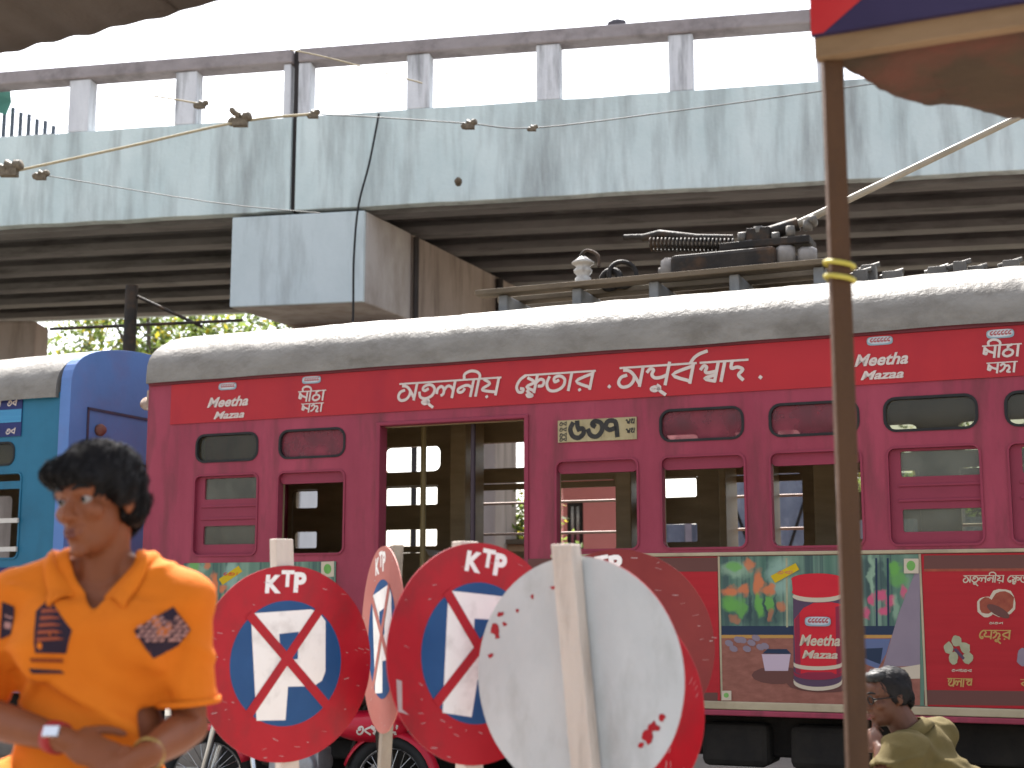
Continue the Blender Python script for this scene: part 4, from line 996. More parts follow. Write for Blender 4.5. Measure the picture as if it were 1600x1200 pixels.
# ------------------------------------------------------------------ shed roof over the photographer, top left
asb = mat('sooty_brown_asbestos', (.075, .06, .05), (.115, .094, .08), (2, 2, 2), .9, .4, 30, stain=(.06, .045, .035), sscale=(1.4, 5, 2), samt=.7)
c1 = at(45, 71, 4.15); c2 = at(370, -4, 3.78)
ang = math.atan2(c2.y - c1.y, c2.x - c1.x)
sr = empty('shed_roof', (c1.x, c1.y, 0), ang, 'dark brown corrugated shed roof edge overhanging the top left corner', 'roof')
zz0 = (c1.z + c2.z) / 2
for i in range(5):
    m = MB(); vs = []; a = -2.4 + i * .98 - .0; nx, ny = 56, 8
    for ix in range(nx + 1):
        for iy in range(ny + 1):
            x = a + 1.04 * ix / nx; y = -.0 - 1.7 * iy / ny
            vs.append((x, y + .010 * noise.noise(Vector((x * 9, 1, i))), zz0 + (c1.z - zz0) * max(-1, 1 - 2 * (x / .85)) * 1 + (.0035 + .003 * noise.noise(Vector((x * 2, 0, 0)))) * math.sin(x * 2 * PI / .146) - y * .16 + .004 * (i % 2) + .006 * noise.noise(Vector((x * 5, y, 3)))))
    m.add(vs, [(ix * (ny + 1) + iy, (ix + 1) * (ny + 1) + iy, (ix + 1) * (ny + 1) + iy + 1, ix * (ny + 1) + iy + 1) for ix in range(nx) for iy in range(ny)], 0, True)
    o = m.build('corrugated_sheet', asb, sr); md = o.modifiers.new('thick', 'SOLIDIFY'); md.thickness = .008
for y in (-.42, -1.5):
    m = MB(); m.box(-2.4, 2.5, y - .04, y + .04, zz0 - y * .16 - .12, zz0 - y * .16 - .03); m.build('purlin', oldwood, sr)
for x in (-2.3,):
    m = MB(); m.box(x - .05, x + .05, -1.55, -1.45, .0, zz0 + .1); m.build('roof_post', oldwood, sr)

# ------------------------------------------------------------------ stall at the right
post_w = mat('rusty_brown_post', (.078, .038, .018), (.12, .06, .03), (8, 8, 1.5), .7, .4, 25, stain=(.08, .045, .03), sscale=(9, 9, 1.2), samt=.7)
beam_w = mat('bare_tan_beam', (.27, .17, .095), (.36, .24, .14), (1.5, 9, 9), .8, .3, 25, stain=(.13, .08, .045), sscale=(2, 8, 8), samt=.5)
q0 = at(1295, 75, 3.0); q1 = at(1600, 23, 2.83)
sa = math.atan2(q1.y - q0.y, q1.x - q0.x)
st = empty('market_stall', (q0.x, q0.y, .13), sa, 'brown stall frame with post, tan beam and red and navy signboard at the right', 'stall')
zb = q0.z - .13
m = MB(); m.box(-.0215, .0215, -.0215, .0215, 0, zb + .02, 0, Matrix.Rotation(R(22), 4, 'Z')); 
o = m.build('post', post_w, st, bevel=.003)
o.location = (0, .03, 0)
m = MB(); m.box(-.028, 2.4, -.018, .018, zb - .026, zb + .024); m.build('beam', beam_w, st, bevel=.003)
def SB(px, py):
    r = ray(px, py); n = Vector((-math.sin(sa), math.cos(sa), 0)); k = (Vector((q0.x, q0.y, 0)) + n * -.025).dot(n) / r.dot(n); p = Vector((0, 0, EYE)) + r * k
    return ((p - Vector((q0.x, q0.y, 0))).dot(Vector((math.cos(sa), math.sin(sa), 0))), p.z - .13)
zt = zb + .55; zlow = SB(1280, 57)[1]
m = MB(); m.box(-.032, 2.4, -.036, -.020, zlow, zt); sbd = m.build('signboard', mat('navy_signboard_paint', (.035, .025, .075), (.05, .035, .10), (3, 3, 3), .5), st)
r0 = SB(1347, 0); sl = (r0[0] - SB(1288, 52)[0]) / (r0[1] - SB(1288, 52)[1])
m = MB(); sheet(m, [(-.031, zlow + .002), (SB(1288, 52)[0], zlow + .002), (SB(1288, 52)[0] + sl * (zt - zlow), zt), (-.031, zt)], -.0375); m.build('red_corner', mat('red_sign_paint', (.55, .03, .035), (.62, .05, .05), (4, 4, 4), .5), sbd)
for zz in (2.54, 2.585):
    m = MB(); m.torus(.0315, .0055, Matrix.Translation((0, .03, SB(1298, 418)[1] + (zz - 2.56) * .7)) @ Matrix.Rotation(R(12), 4, 'Y'), 18, 7); m.build('yellow_tie', mat('yellow_plastic_string', (.62, .52, .08), (.7, .6, .15), (30, 30, 30), .5), st)
tarp = mat('brown_tarpaulin', (.07, .045, .028), (.105, .068, .042), (3, 3, 3), .75, .4, 12, stain=(.20, .06, .045), sscale=(3, 3, 3), samt=.7)
low = [(1306, 100, 3.02), (1345, 113, 3.12), (1368, 119, 3.2), (1400, 128, 3.3), (1445, 149, 3.4), (1462, 155, 3.46), (1500, 156, 3.55), (1530, 165, 3.6), (1560, 174, 3.7), (1610, 188, 3.8), (1760, 240, 3.9), (2000, 300, 4.0)]
m = MB(); vs = []; NR = 8
Msi = (Matrix.Translation((q0.x, q0.y, .13)) @ Matrix.Rotation(sa, 4, 'Z')).inverted()
lows = []
for i in range(len(low) - 1):
    for k in range(6):
        t = k / 6; lows.append(tuple(low[i][j] + (low[i + 1][j] - low[i][j]) * t for j in range(3)))
lows.append(low[-1])
for i, (px, py, Y) in enumerate(lows):
    b = Msi @ at(px, py, Y); a = Vector((b.x * .98 + .0, .022, zb - .01))
    for j in range(NR + 1):
        t = j / NR; p_ = a.lerp(b, t); p_.z -= .06 * math.sin(PI * t) * min(1, i / 20); p_ += Vector((0, 0, .012 * noise.noise(Vector((i * .35, j * .6, 0))))) * t
        if j == NR: p_.z += .008 * noise.noise(Vector((i * 1.3, 5, 0)))
        vs.append(p_)
m.add(vs, [(i * (NR + 1) + j, (i + 1) * (NR + 1) + j, (i + 1) * (NR + 1) + j + 1, i * (NR + 1) + j + 1) for i in range(len(lows) - 1) for j in range(NR)], 0, True)
o = m.build('awning', tarp, st); md = o.modifiers.new('thick', 'SOLIDIFY'); md.thickness = .004
m = MB(); p_ = Matrix.Translation((2.2, .03, 0)); m.box(2.2, 2.24, .02, .06, 0, zb - .03); m.build('post', post_w, st, bevel=.003)

# ------------------------------------------------------------------ round no-parking signs on wooden stakes
sred = mat('sign_red_enamel', (.46, .016, .028), (.54, .022, .036), (4, 4, 4), .38, .05, 20, stain=(.27, .03, .035), sscale=(7, 7, 4), samt=.75)
sshade = mat('sign_shaded_red_enamel', (.22, .03, .03), (.28, .045, .04), (4, 4, 4), .5, .05, 20, stain=(.15, .03, .03), sscale=(3, 3, 3), samt=.5)  # copy of the sign red, darkened to stand for shade
sfade = mat('sign_faded_red', (.50, .16, .13), (.58, .22, .18), (5, 5, 5), .6, .05, 20)
sblue = mat('sign_blue_enamel', (.018, .08, .23), (.028, .105, .28), (4, 4, 4), .4)
swhite = mat('sign_white_enamel', (1.05, 1.02, .98), (1.15, 1.12, 1.08), (5, 5, 5), .45, stain=(.5, .44, .4), sscale=(8, 8, 8), samt=.5)
sback = mat('grey_primer_back', (.62, .645, .65), (.74, .76, .76), (5, 5, 3), .6, .12, 18, stain=(.42, .42, .40), sscale=(7, 7, 3), samt=.6)
stake = mat('whitewashed_stake', (.70, .60, .52), (.84, .74, .65), (12, 12, 1.5), .85, .35, 30, stain=(.36, .29, .24), sscale=(18, 18, 2.5), samt=.6)
stake2 = mat('bare_grey_stake', (.36, .30, .24), (.46, .40, .33), (12, 12, 1.5), .85, .35, 30, stain=(.2, .16, .12), sscale=(18, 18, 2.5), samt=.6)
def sign(label, cx, cy, Y, RAD, yaw, roll, red, top, bot, front=True, sw=.062, smat=stake, scr=True, tilt=0.0, seed=0, rot_p=0.0):
    rnd = random.Random(seed)
    c = at(cx, cy, Y)
    e = empty('no_parking_sign', (c.x, c.y, 0), 0, label, 'road sign')
    Md = Matrix.Translation((0, 0, c.z)) @ Matrix.Rotation(R(yaw), 4, 'Z') @ Matrix.Rotation(R(tilt), 4, 'X') @ Matrix.Rotation(R(-roll), 4, 'Y')
    def put(mb): mb.v = [tuple(Md @ Vector(v)) for v in mb.v]
    m = MB(); N = 72; wob = [RAD * (1 + .004 * noise.noise(Vector((3 * math.cos(2 * PI * i / N), 3 * math.sin(2 * PI * i / N), seed)))) for i in range(N)]
    pf = [(wob[i] * math.cos(2 * PI * i / N), wob[i] * math.sin(2 * PI * i / N)) for i in range(N)]
    # slightly dished steel plate: centre point, two rings, rim, back
    vs = [(0, 0, 0)] + [(a * .5, .0, b * .5) for a, b in pf] + [(a, .0, b) for a, b in pf] + [(a, .003, b) for a, b in pf] + [(0, .003, 0)]
    fs = [(0, 1 + (i + 1) % N, 1 + i) for i in range(N)] + [(1 + i, 1 + (i + 1) % N, 1 + N + (i + 1) % N, 1 + N + i) for i in range(N)] + [(1 + N + i, 1 + N + (i + 1) % N, 1 + 2 * N + (i + 1) % N, 1 + 2 * N + i) for i in range(N)] + [(1 + 3 * N, 1 + 2 * N + i, 1 + 2 * N + (i + 1) % N) for i in range(N)]
    m.add(vs, fs, 0)
    for k in range(2 * N, 4 * N): pass
    m.mi = [0] * (3 * N) + [1] * N
    put(m); disc = m.build('disc', [red, sback], e)
    f = MB(); k_ = RAD * (.85 if seed == 5 else .96)
    sheet(f, ellipse(0, 0, .665 * k_, .665 * k_, 56), -.0006, 0)
    X = lambda pts: [(a * k_, b * k_) for a, b in pts]
    Pp = X([(-.44, .53), (.28, .57), (.38, .54), (.46, .44), (.47, -.10), (.43, -.20), (.33, -.255), (.02, -.25), (.0, -.60), (-.34, -.59)])
    sheet(f, Pp, -.0012, 1)
    sheet(f, X([(-.10, .31), (.13, .33), (.13, .04), (-.07, .03)]), -.0018, 0)
    for q, (a, b) in enumerate((((-.46, .52), (.50, -.47)), ((.38, .56), (-.43, -.52)))):
        A_, B_ = Vector(a) * k_, Vector(b) * k_; d = (B_ - A_).normalized(); n_ = Vector((-d.y, d.x)) * .050 * k_
        sheet(f, [tuple(A_ + n_), tuple(B_ + n_), tuple(B_ - n_), tuple(A_ - n_)], -.0024 - .0004 * q, 2)
    put(f); f.build('no_parking_symbol', [sblue, swhite, red], disc, fix=False)
    k_ = RAD; g = MB()
    for ch, x, z, h in (('K', -.27, .725, .17), ('T', -.085, .79, .155), ('P', .055, .735, .19)):
        v, fc = latin(ch, x * k_, (z + (.09 if seed == 6 else 0)) * k_, h * k_, .05, None, -.0006, .07); g.add(v, fc)
    put(g); g.build('lettering', swhite, disc, fix=False)
    if scr:
        h_ = MB()
        for i in range(34):
            a = rnd.uniform(0, 6.28); r_ = RAD * rnd.uniform(.7, .99); x, z = r_ * math.cos(a), r_ * math.sin(a); l = rnd.uniform(.004, .022); w__ = rnd.uniform(.0006, .0022); t_ = rnd.uniform(-.5, .3)
            sheet(h_, [(x, z), (x + l * math.cos(t_), z + l * math.sin(t_)), (x + l * math.cos(t_), z + l * math.sin(t_) + w__), (x, z + w__)], -.0008)
        if seed == 3:
            sheet(h_, [(-.86 * RAD, -.33 * RAD), (-.80 * RAD, -.34 * RAD), (-.76 * RAD, -.58 * RAD), (-.68 * RAD, -.62 * RAD), (-.80 * RAD, -.60 * RAD)], -.0009)
        put(h_); h_.build('paint_chips', mat('chipped_bare_metal', (.55, .42, .42), (.6, .5, .5), (20, 20, 20), .6), disc, kind='stuff', fix=False)
    nrm = Md.to_3x3() @ Vector((0, 1, 0))
    off = nrm * (.006 + sw * .38)
    a = at(*top, Y) - c + Vector((0, 0, c.z)); b = at(*bot, Y) - c + Vector((0, 0, c.z))
    tn = math.tan(R(yaw)); a.y = a.x * tn; b.y = b.x * tn; a += off; b += off
    d = (b - a); b = a + d * ((a.z - (-.02)) / (a.z - b.z))
    p = MB(); fx = Vector((math.cos(R(yaw)), math.sin(R(yaw)), 0)); 
    if not front: fx = Vector((math.cos(R(yaw - 180)), math.sin(R(yaw - 180)), 0))
    fy = Vector((-fx.y, fx.x, 0))
    vs = []; NS = 24
    for i in range(NS + 1):
        t = i / NS; q_ = a.lerp(b, t)
        for sx, sy in ((-1, -1), (1, -1), (1, 1), (-1, 1)):
            j_ = .0022 * noise.noise(Vector((i * .7, sx * 3 + sy, seed)))
            vs.append(q_ + fx * (sx * sw / 2 + j_) + fy * (sy * sw * .36))
    fs = [(i * 4 + k, i * 4 + (k + 1) % 4, i * 4 + 4 + (k + 1) % 4, i * 4 + 4 + k) for i in range(NS) for k in range(4)] + [(0, 1, 2, 3), tuple(NS * 4 + k for k in (3, 2, 1, 0))]
    p.add(vs, fs); p.build('stake', smat, e, bevel=.003)
    return e
RS = .30
sign('round red and blue no parking sign, leftmost and clearest, on white stake', 448, 1036, 4.45, RS, 36, 0, sred, (447, 842), (455, 1230), seed=1)
sign('narrow faded no parking sign turned nearly edge-on', 597, 998, 4.66, RS, -71, 6, sfade, (612, 853), (586, 1210), sw=.048, smat=stake2, seed=2)
sign('largest red and blue no parking sign, right half hidden by the grey disc', 748, 1020, 3.93, RS, 38, -8, sred, (737, 846), (744, 1230), seed=3)
sign('grey unpainted back of a round sign with a whitewashed stake in front', 902, 1057, 3.61, RS, 180 - 33, 20, sred, (893, 851), (927, 1230), front=False, sw=.062, seed=4)
sign('red no parking sign, coloured dark for shade, half hidden behind the grey disc, upper right', 966, 1010, 4.45, RS, -17, 10, sshade, (985, 990), (990, 1230), seed=5)
sign('red sign turned on its side, its rim showing low behind the grey disc', 938, 1106, 3.88, RS, -30, 86, sred, (938, 1000), (940, 1260), seed=6)
# dabs of red paint spilled over the rim of the grey back
cs = at(902, 1057, 3.61)
m = MB(); rnd = random.Random(5)
yw = R(-33); fx = Vector((math.cos(yw), math.sin(yw), 0)); fn = Vector((math.sin(yw), -math.cos(yw), 0))
for px, py, w_, h_ in ((775, 985, 9, 12), (783, 960, 8, 6), (768, 1025, 7, 5), (790, 975, 5, 4), (810, 955, 4, 4), (833, 932, 4, 5), (866, 918, 8, 3), (778, 995, 6, 4), (1012, 1150, 10, 14), (1022, 1135, 12, 9), (1035, 1120, 9, 7), (1003, 1164, 7, 5)):
    r_ = ray(px, py); k = (cs - Vector((0, 0, EYE))).dot(fn) / r_.dot(fn); P0 = Vector((0, 0, EYE)) + r_ * k
    s_ = 1 / 617; pts = []
    for i in range(9):
        a = 2 * PI * i / 9; rr_ = rnd.uniform(.5, 1.1); pts.append(P0 + fx * (math.cos(a) * w_ * s_ * rr_) + Vector((0, 0, math.sin(a) * h_ * s_ * rr_)) + fn * .0045)
    m.add([p_ - Vector((cs.x, cs.y, 0)) for p_ in pts], [tuple(range(9))])
gs = [o for o in bpy.data.objects if o.get('label', '').startswith('grey unpainted back')][0]
m.build('red_paint_spill', sred, gs, kind='stuff', fix=False)
# ------------------------------------------------------------------ motorcycle behind the signs
chrome = mat('worn_chrome', (.62, .62, .62), (.72, .72, .72), (9, 9, 9), .18, metal=1.0)
bike_red = mat('motorcycle_red_paint', (.46, .012, .03), (.54, .02, .04), (5, 5, 5), .38, coat=.1)
engine_m = mat('cast_alloy', (.30, .30, .31), (.42, .42, .43), (14, 14, 14), .45, .2, 40, metal=.6)
seat_m = mat('black_vinyl_seat', (.02, .02, .02), (.035, .033, .03), (9, 9, 9), .5)
fp = at(330, 1000, 9.25)
hd = Vector((-.955, .295))
bk = empty('motorcycle', (fp.x - .70 * hd.x, fp.y - .70 * hd.y, 0), math.atan2(hd.y, hd.x), 'red motorcycle with chrome wheel rim parked between the no parking signs and the tram', 'motorcycle')
def wheel(name, x, R0, parent, st=0):
    e = MB(); M = Matrix.Translation((x, 0, R0)) @ Matrix.Rotation(R(st), 4, 'Z') @ Matrix.Rotation(PI / 2, 4, 'X')
    e.torus(R0 - .045, .045, M, 40, 8); o = e.build(name, rubber, parent)
    k = MB(); k.torus(R0 - .08, .016, M, 36, 6); k.build('rim', chrome, o)
    k = MB(); k.lathe([(0, -.05), (.045, -.05), (.05, 0), (.045, .05), (0, .05)], 14, M); k.build('hub', engine_m, o)
    k = MB()
    for i in range(28):
        a = 2 * PI * i / 28; sgn = 1 if i % 2 else -1; a2 = a + sgn * .3
        k.tube([M @ Vector((.04 * math.cos(a2), .04 * math.sin(a2), .03 * sgn)), M @ Vector(((R0 - .09) * math.cos(a), (R0 - .09) * math.sin(a), 0))],   .0032, 4, cap=False)
    k.build('spokes', chrome, o, kind='stuff'); return o
wheel('front_wheel', .70, .30, bk, 34); wheel('rear_wheel', -.56, .30, bk)
for s_ in (-1, 1):
    m = MB(); m.tube([(.70, .07 * s_, .30), (.56, .085 * s_, .80), (.50, .085 * s_, 1.0)], [.024, .024, .018], 10); m.build('fork_leg', chrome, bk)
def fender(x, R0, a0, a1, name):
    m = MB(); vs = []; n = 14
    for i in range(n + 1):
        a = R(a0 + (a1 - a0) * i / n)
        for j in range(5):
            t = (j - 2) / 2; rad = R0 + .03 - .035 * t * t; vs.append((x + rad * math.cos(a), .065 * t, R0 + rad * math.sin(a)))
    m.add(vs, [(i * 5 + j, i * 5 + j + 1, i * 5 + j + 6, i * 5 + j + 5) for i in range(n) for j in range(4)], 0, True); o = m.build(name, bike_red, bk); md = o.modifiers.new('thick', 'SOLIDIFY'); md.thickness = .004
fender(.70, .30, 40, 160, 'front_fender'); fender(-.56, .30, 20, 170, 'rear_fender')
Mh = Matrix.Translation((.56, 0, .885)) @ Matrix.Rotation(R(20), 4, 'Z') @ Matrix.Rotation(PI / 2, 4, 'Y')
m = MB(); m.lathe([(0, -.12), (.05, -.115), (.085, -.07), (.100, -.01), (.100, .01)], 28, Mh); hl_ = m.build('headlight', mat('black_headlight_shell', (.02, .02, .02), rough=.3), bk)
m = MB(); m.torus(.099, .010, Mh @ Matrix.Translation((0, 0, .012)), 32, 8); m.build('chrome_ring', chrome, hl_)
m = MB(); m.lathe([(0, -.055), (.03, -.05), (.065, -.025), (.092, .008)], 28, Mh); m.build('reflector', chrome, hl_)
m = MB(); m.lathe([(0, -.02), (.014, -.018), (.016, .0), (0, .012)], 12, Mh); m.build('bulb', mat('bulb_glass', (.6, .55, .45), rough=.2), hl_)
for i in range(-3, 4):
    m = MB(); a = i * .024; hh = math.sqrt(max(0, .09 ** 2 - a * a)); m.tube([Mh @ Vector((-hh, a, .014)), Mh @ Vector((hh, a, .014))], .003, 5); m.build('lens_rib', mat('cloudy_lens_glass', (.35, .36, .37), rough=.15), hl_)
m = MB(); vs = []; n = 16
for i in range(n + 1):
    a = PI * i / n
    for j, (ra, zz) in enumerate(((.104, .02), (.112, -.04), (.10, -.12), (.05, -.18))):
        q_ = Mh @ Vector((-ra * math.sin(a) * 1.25, ra * math.cos(a) * 1.05, zz)); vs.append(q_)
m.add(vs, [(i * 4 + j, i * 4 + j + 1, i * 4 + j + 5, i * 4 + j + 4) for i in range(n) for j in range(3)], 0, True); o = m.build('headlight_cowl', bike_red, bk); md = o.modifiers.new('thick', 'SOLIDIFY'); md.thickness = .006
m = MB(); m.tube(smoothpts([(.40, -.36, 1.06), (.46, -.20, 1.09), (.50, 0, 1.03), (.46, .20, 1.09), (.40, .36, 1.06)], 5), .012, 8); hb = m.build('handlebar', chrome, bk)
for s_ in (-1, 1):
    m = MB(); m.tube([(.42, .27 * s_, 1.075), (.38, .39 * s_, 1.05)], .019, 10); m.build('grip', rubber, hb)
    m = MB(); m.tube([(.47, .24 * s_, 1.09), (.56, .30 * s_, 1.08), (.52, .38 * s_, 1.06)], .006, 6); m.build('lever', chrome, hb)
    mq = Vector((.62 if s_ > 0 else .42, .28 * s_, 1.20))
    m = MB(); m.tube(smoothpts([(.44, .22 * s_, 1.09), (.46, .26 * s_, 1.20), tuple(mq)], 4), .006, 6); mo = m.build('mirror', chrome, bk)
    m = MB(); m.lathe([(0, .022), (.035, .018), (.055, .004), (.058, -.004), (.052, -.006), (0, -.006)], 22, Matrix.Translation(mq) @ Matrix.Rotation(R(80), 4, 'Y') @ Matrix.Scale(1.25, 4, (0, 1, 0))); m.build('mirror_shell', mat('silvered_mirror_shell', (.6, .58, .52), rough=.25, metal=.7), mo)
    m = MB(); M = Matrix.Translation((.50, .17 * s_, .90)) @ Matrix.Rotation(PI / 2, 4, 'Y'); m.lathe([(0, -.05), (.03, -.04), (.034, 0), (.03, .02), (0, .028)], 14, M); m.tube([(.49, .08 * s_, .92), (.49, .15 * s_, .90)], .008, 6); m.build('turn_signal', mat('amber_lens', (.6, .22, .02), rough=.25), bk)
def blobmesh(prims, voxel, smooth=6, factor=.5, post=None):
    b = bmesh.new()
    for pr in prims:
        if pr[0] == 'e':
            _, c, r, rot = pr
            M = Matrix.Translation(Vector(c)) @ (rot.to_4x4() if rot is not None else Matrix()) @ Matrix.Diagonal((*r, 1))
            bmesh.ops.create_icosphere(b, subdivisions=3, radius=1, matrix=M)
        else:
            _, p0, r0, p1, r1 = pr[:5]; flat = len(pr) > 5
            p0 = Vector(p0); p1 = Vector(p1); d = p1 - p0; L_ = d.length
            q_ = d.to_track_quat('Z', 'Y').to_matrix().to_4x4(); M = Matrix.Translation(p0) @ q_
            prof = []
            for k in range(7): a = PI / 2 * k / 6; prof.append((r0 * math.sin(a), -r0 * math.cos(a) * (1 if not flat else .3)))
            for k in range(7): a = PI / 2 * k / 6; prof.append((r1 * math.cos(a), L_ + r1 * math.sin(a) * (1 if not flat else .12)))
            sg = 16; rows = []
            for (rr_, z) in prof:
                rows.append([b.verts.new(M @ Vector((max(rr_, 1e-4) * math.cos(2 * PI * i / sg), max(rr_, 1e-4) * math.sin(2 * PI * i / sg), z))) for i in range(sg)])
            for i in range(len(rows) - 1):
                for k in range(sg): b.faces.new((rows[i][k], rows[i][(k + 1) % sg], rows[i + 1][(k + 1) % sg], rows[i + 1][k]))
            b.faces.new(list(reversed(rows[0]))); b.faces.new(rows[-1])
    me = bpy.data.meshes.new('b'); b.to_mesh(me); b.free()
    o = bpy.data.objects.new('b', me); COL.objects.link(o)
    md = o.modifiers.new('r', 'REMESH'); md.mode = 'VOXEL'; md.voxel_size = voxel
    if smooth: ms = o.modifiers.new('s', 'SMOOTH'); ms.iterations = smooth; ms.factor = factor
    dg = bpy.context.evaluated_depsgraph_get(); dg.update()
    out = bpy.data.meshes.new_from_object(o.evaluated_get(dg)); bpy.data.objects.remove(o)
    for p in out.polygons: p.use_smooth = True
    return out
tk = blobmesh([('e', (.12, 0, .885), (.15, .125, .085), None), ('e', (-.02, 0, .90), (.22, .12, .09), None), ('e', (-.14, 0, .86), (.14, .09, .06), None)], .012, 8)
fo = link('fuel_tank', tk, bike_red, bk)
m = MB(); M = Matrix.Translation((.04, 0, .99)); m.lathe([(0, .012), (.03, .012), (.035, 0), (.035, -.01)], 18, M); m.build('filler_cap', chrome, fo)
se = blobmesh([('e', (-.30, 0, .82), (.22, .12, .06), None), ('e', (-.58, 0, .86), (.20, .11, .055), None)], .015, 8); link('seat', se, seat_m, bk)
m = MB()
m.box(-.12, .22, -.10, .10, .36, .50); m.lathe([(0, -.16), (.085, -.16), (.095, -.12), (.095, .12), (.085, .16), (0, .16)], 22, Matrix.Translation((-.02, 0, .40)) @ Matrix.Rotation(PI / 2, 4, 'X'))
m.build('engine_case', engine_m, bk, bevel=.012)
m = MB()
for k in range(9): m.box(.04 - .002 * k, .22, -.095, .095, .50 + .028 * k, .516 + .028 * k)
m.box(.07, .19, -.06, .06, .50, .76); m.build('cylinder_fins', engine_m, bk, kind='stuff')
m = MB(); m.tube(smoothpts([(.22, .06, .62), (.32, .10, .50), (.24, .13, .30), (-.2, .15, .26), (-.75, .17, .34)], 5), [.02] * 12 + [.045] * 9, 10); m.build('exhaust', chrome, bk)
m = MB(); m.tube([(.44, 0, .95), (.30, 0, .40), (-.25, 0, .30), (-.56, 0, .30)], .018, 8); m.tube([(.44, 0, .90), (-.10, 0, .80), (-.75, 0, .80)], .018, 8); m.tube([(-.25, 0, .32), (-.40, 0, .8)], .016, 8)
for s_ in (-1, 1): m.tube([(-.56, .11 * s_, .30), (-.50, .11 * s_, .76)], .022, 8)
m.build('frame', iron, bk)
m = MB(); M = Matrix.Translation((.26, -.02, .80)); m.box(-.02, .3, .118, .13, .60, .78); m.build('side_cover', mat('black_plastic_cover', (.03, .03, .03), rough=.4), bk, bevel=.01)
sc_ = blobmesh([('e', (-.42, 0, .64), (.26, .14, .10), None), ('e', (-.72, 0, .72), (.22, .12, .08), None)], .014, 8)
tail = link('side_panel', sc_, bike_red, bk)
tbs = BVHTree.FromPolygons([v.co for v in sc_.vertices], [p.vertices for p in sc_.polygons])
m = MB(); tmp = MB(); strokes(tmp, 'tbsvk', 0, 0, .055, 0, .3, .24, .11, 0, False)
for (x, y, z) in tmp.v:
    h_ = tbs.ray_cast(Vector((-.38 - x, 1, .60 + z)), Vector((0, -1, 0))); m.v.append((-.38 - x, (h_[0].y if h_[0] else .13) + .004 - y, .60 + z))
m.f = tmp.f; m.mi = tmp.mi; m.sm = tmp.sm; m.build('emblem', white_ink, tail, fix=False)
m = MB(); M = Matrix.Translation((.2, .2, 0)); m.tube([(-.10, -.12, .28), (-.16, -.24, .02)], .009, 6); m.build('side_stand', iron, bk)

# ------------------------------------------------------------------ people
skin = mat('brown_skin', (.25, .080, .034), (.32, .108, .048), (7, 7, 7), .5, .04, 60)
skin2 = mat('dark_brown_skin', (.11, .045, .026), (.15, .065, .038), (7, 7, 7), .45, .05, 50)
for s_ in (skin, skin2):
    b_ = s_.node_tree.nodes['Principled BSDF']; b_.inputs['Subsurface Weight'].default_value = .12; b_.inputs['Subsurface Radius'].default_value = (.02, .008, .004)
lipm = mat('dusky_lips', (.20, .07, .055), rough=.45)
eyew = mat('eye_white', (.36, .31, .28), rough=.2)
irism = mat('dark_iris', (.015, .01, .008), rough=.15)
hairm = mat('black_hair', (.010, .009, .010), (.022, .019, .018), (30, 30, 30), .62, spec=.18)
def xf(prims, M):
    out = []; R3 = M.to_3x3(); 
    for p in prims:
        if p[0] == 'e': out.append(('e', M @ Vector(p[1]), p[2], R3 @ p[3] if p[3] is not None else R3.copy()))
        else: out.append(('c', M @ Vector(p[1]), p[2], M @ Vector(p[3]), p[4]) + tuple(p[5:]))
    return out
def head_prims(thin=1.0):
    P = [('e', (0, .012, .040), (.072, .092, .080), None), ('e', (0, -.020, -.028), (.058 * thin, .066, .080), None),
         ('e', (0, -.038, -.072), (.044 * thin, .048, .036), None), ('e', (0, -.076, -.096), (.020, .016, .015), None),
         ('c', (0, -.083, .014), .009, (0, -.106, -.020), .0125), ('e', (-.0125, -.094, -.025), (.0085, .011, .0075), None), ('e', (.0125, -.094, -.025), (.0085, .011, .0075), None),
         ('c', (-.040, -.070, .031), .011, (-.012, -.082, .030), .010), ('c', (.012, -.082, .030), .010, (.040, -.070, .031), .011),
         ('e', (0, -.066, .052), (.050, .022, .030), None),
         ('e', (-.038, -.060, -.014), (.023, .022, .022), None), ('e', (.038, -.060, -.014), (.023, .022, .022), None),
         ('e', (0, -.078, -.052), (.026, .018, .020), None),
         ('c', (-.016, -.091, -.049), .0062, (.016, -.091, -.049), .0062), ('c', (-.013, -.090, -.061), .0072, (.013, -.090, -.061), .0072),
         ('c', (-.042, -.072, .020), .005, (-.020, -.081, .022), .005), ('c', (.020, -.081, .022), .005, (.042, -.072, .020), .005),
         ('c', (-.042, -.071, .004), .004, (-.020, -.078, .003), .004), ('c', (.020, -.078, .003), .004, (.042, -.071, .004), .004)]
    for s_ in (-1, 1):
        ra = Euler((0, R(8) * s_, R(-22) * s_)).to_matrix()
        P.append(('e', (s_ * .075, .012, -.002), (.007, .017, .030), ra)); P.append(('e', (s_ * .079, .016, .012), (.006, .014, .014), ra))
    return P
